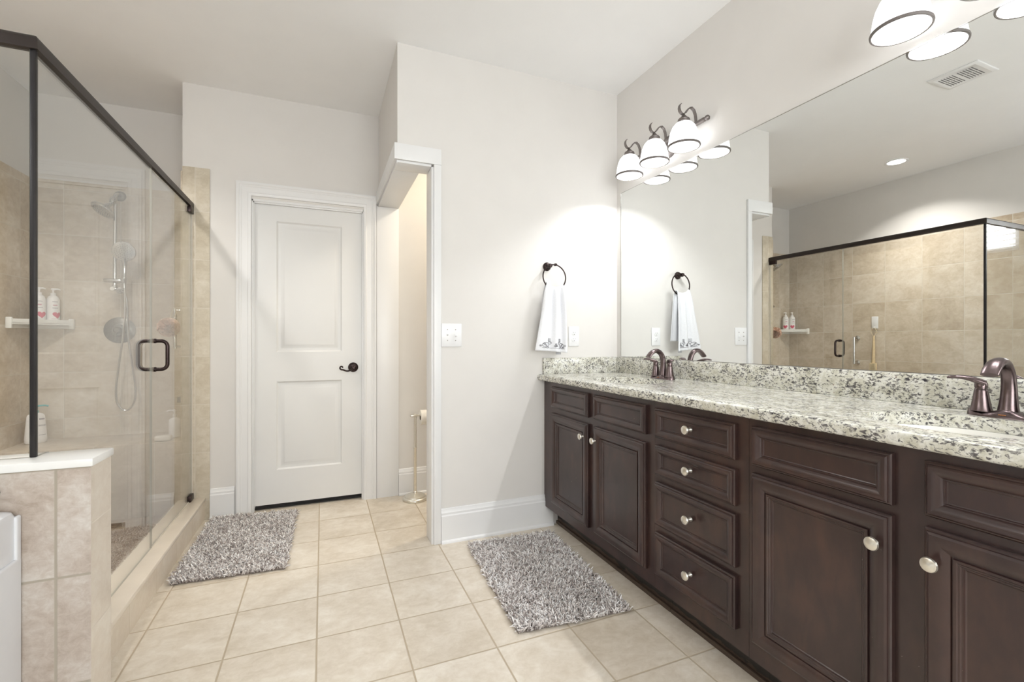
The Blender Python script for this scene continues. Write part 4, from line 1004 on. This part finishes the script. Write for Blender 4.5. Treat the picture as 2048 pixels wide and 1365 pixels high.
for k0 in (vy0 + 0.045, vy0 + 0.135):
    for k in range(6):
        for q in range(2):
            x0 = vx0 + 0.045 + q * 0.075
            MB().box(x0, x0 + 0.068, k0 + 0.013 * k, k0 + 0.013 * k + 0.005, ZC - 0.0088, ZC - 0.0076).build('slot', 'slot', vn)

# ================================================================== RUGS
def rug(name_label, quad_, nt, seed, shade=0.0):
    g = np.random.default_rng(seed); q = np.array(quad_, float)      # TL, TR, BR, BL
    c = q.mean(0); o = thing('bath_rug', name_label, 'rug', (float(c[0]), float(c[1]), 0), 'grey shag bath rugs')
    # backing with wavering edge
    b = MB(); E = []
    for k in range(4):
        for i in range(14):
            u = i / 14; p = q[k] * (1 - u) + q[(k + 1) % 4] * u; p = p + (c - p) * 0.035 + g.normal(size=2) * 0.0012; E.append(p)
    n = len(E); vs = [(p[0], p[1], 0.0005) for p in E] + [(p[0], p[1], 0.008) for p in E]
    b.add(vs, [tuple(range(n)), tuple(range(n, 2 * n))] + [(i, (i + 1) % n, n + (i + 1) % n, n + i) for i in range(n)])
    b.build('backing', 'rugback', o)
    u = g.random(nt); v = g.random(nt)
    P = (q[0] * (1 - u)[:, None] + q[1] * u[:, None]) * (1 - v)[:, None] + (q[3] * (1 - u)[:, None] + q[2] * u[:, None]) * v[:, None]
    P = P + (c - P) * 0.018
    # swirls of lean
    ang = g.random(nt) * 2 * np.pi
    lean = g.uniform(0.35, 1.25, nt)
    L = g.uniform(0.018, 0.032, nt)
    d = np.stack([np.cos(ang) * np.sin(lean), np.sin(ang) * np.sin(lean), np.cos(lean)], 1)
    side = np.stack([-np.sin(ang), np.cos(ang), np.zeros(nt)], 1)
    W = g.uniform(0.0026, 0.0044, nt)[:, None]
    base = np.concatenate([P, np.full((nt, 1), 0.006)], 1)
    mid = base + d * (L * 0.55)[:, None] + np.array([0, 0, 0.0035])
    tip = base + d * L[:, None]; tip[:, 2] = np.maximum(tip[:, 2] - 0.001, 0.008)
    up = np.cross(d, side)
    rings_ = []
    for pt, k in ((base, 0.8), (mid, 1.0), (tip, 0.55)):
        for a in (0, 2.094, 4.189): rings_.append(pt + side * W * k * math.cos(a) + up * W * k * math.sin(a))
    V = np.stack(rings_, 1).reshape(-1, 3) - np.array([c[0], c[1], 0])
    tpl = []
    for j in range(2):
        for i in range(3): tpl.append((j * 3 + i, j * 3 + (i + 1) % 3, j * 3 + 3 + (i + 1) % 3, j * 3 + 3 + i))
    fq = (np.arange(nt)[:, None, None] * 9 + np.array(tpl)[None]).reshape(-1, 4)
    me = bpy.data.meshes.new('pile')
    me.from_pydata(V.tolist(), [], fq.tolist())
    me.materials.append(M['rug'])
    # smooth patches of tone plus per tuft variation
    patch = 0.5 + 0.22 * np.sin(P[:, 0] * 17 + seed) * np.sin(P[:, 1] * 13 + 2 * seed) + 0.15 * np.sin(P[:, 0] * 41 + P[:, 1] * 37)
    tone = np.clip(0.3 * patch + g.beta(1.1, 1.0, nt) * 0.78 + shade, 0, 1)
    at = me.color_attributes.new('tuft', 'FLOAT_COLOR', 'POINT')
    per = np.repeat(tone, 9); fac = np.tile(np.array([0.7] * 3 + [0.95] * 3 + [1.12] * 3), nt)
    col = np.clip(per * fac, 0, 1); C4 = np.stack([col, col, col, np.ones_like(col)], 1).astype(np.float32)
    at.data.foreach_set('color', C4.ravel())
    me.polygons.foreach_set('use_smooth', [True] * len(me.polygons)); me.update()
    pl_ = bpy.data.objects.new('pile', me); COL.objects.link(pl_); pl_.parent = o; pl_['kind'] = 'stuff'
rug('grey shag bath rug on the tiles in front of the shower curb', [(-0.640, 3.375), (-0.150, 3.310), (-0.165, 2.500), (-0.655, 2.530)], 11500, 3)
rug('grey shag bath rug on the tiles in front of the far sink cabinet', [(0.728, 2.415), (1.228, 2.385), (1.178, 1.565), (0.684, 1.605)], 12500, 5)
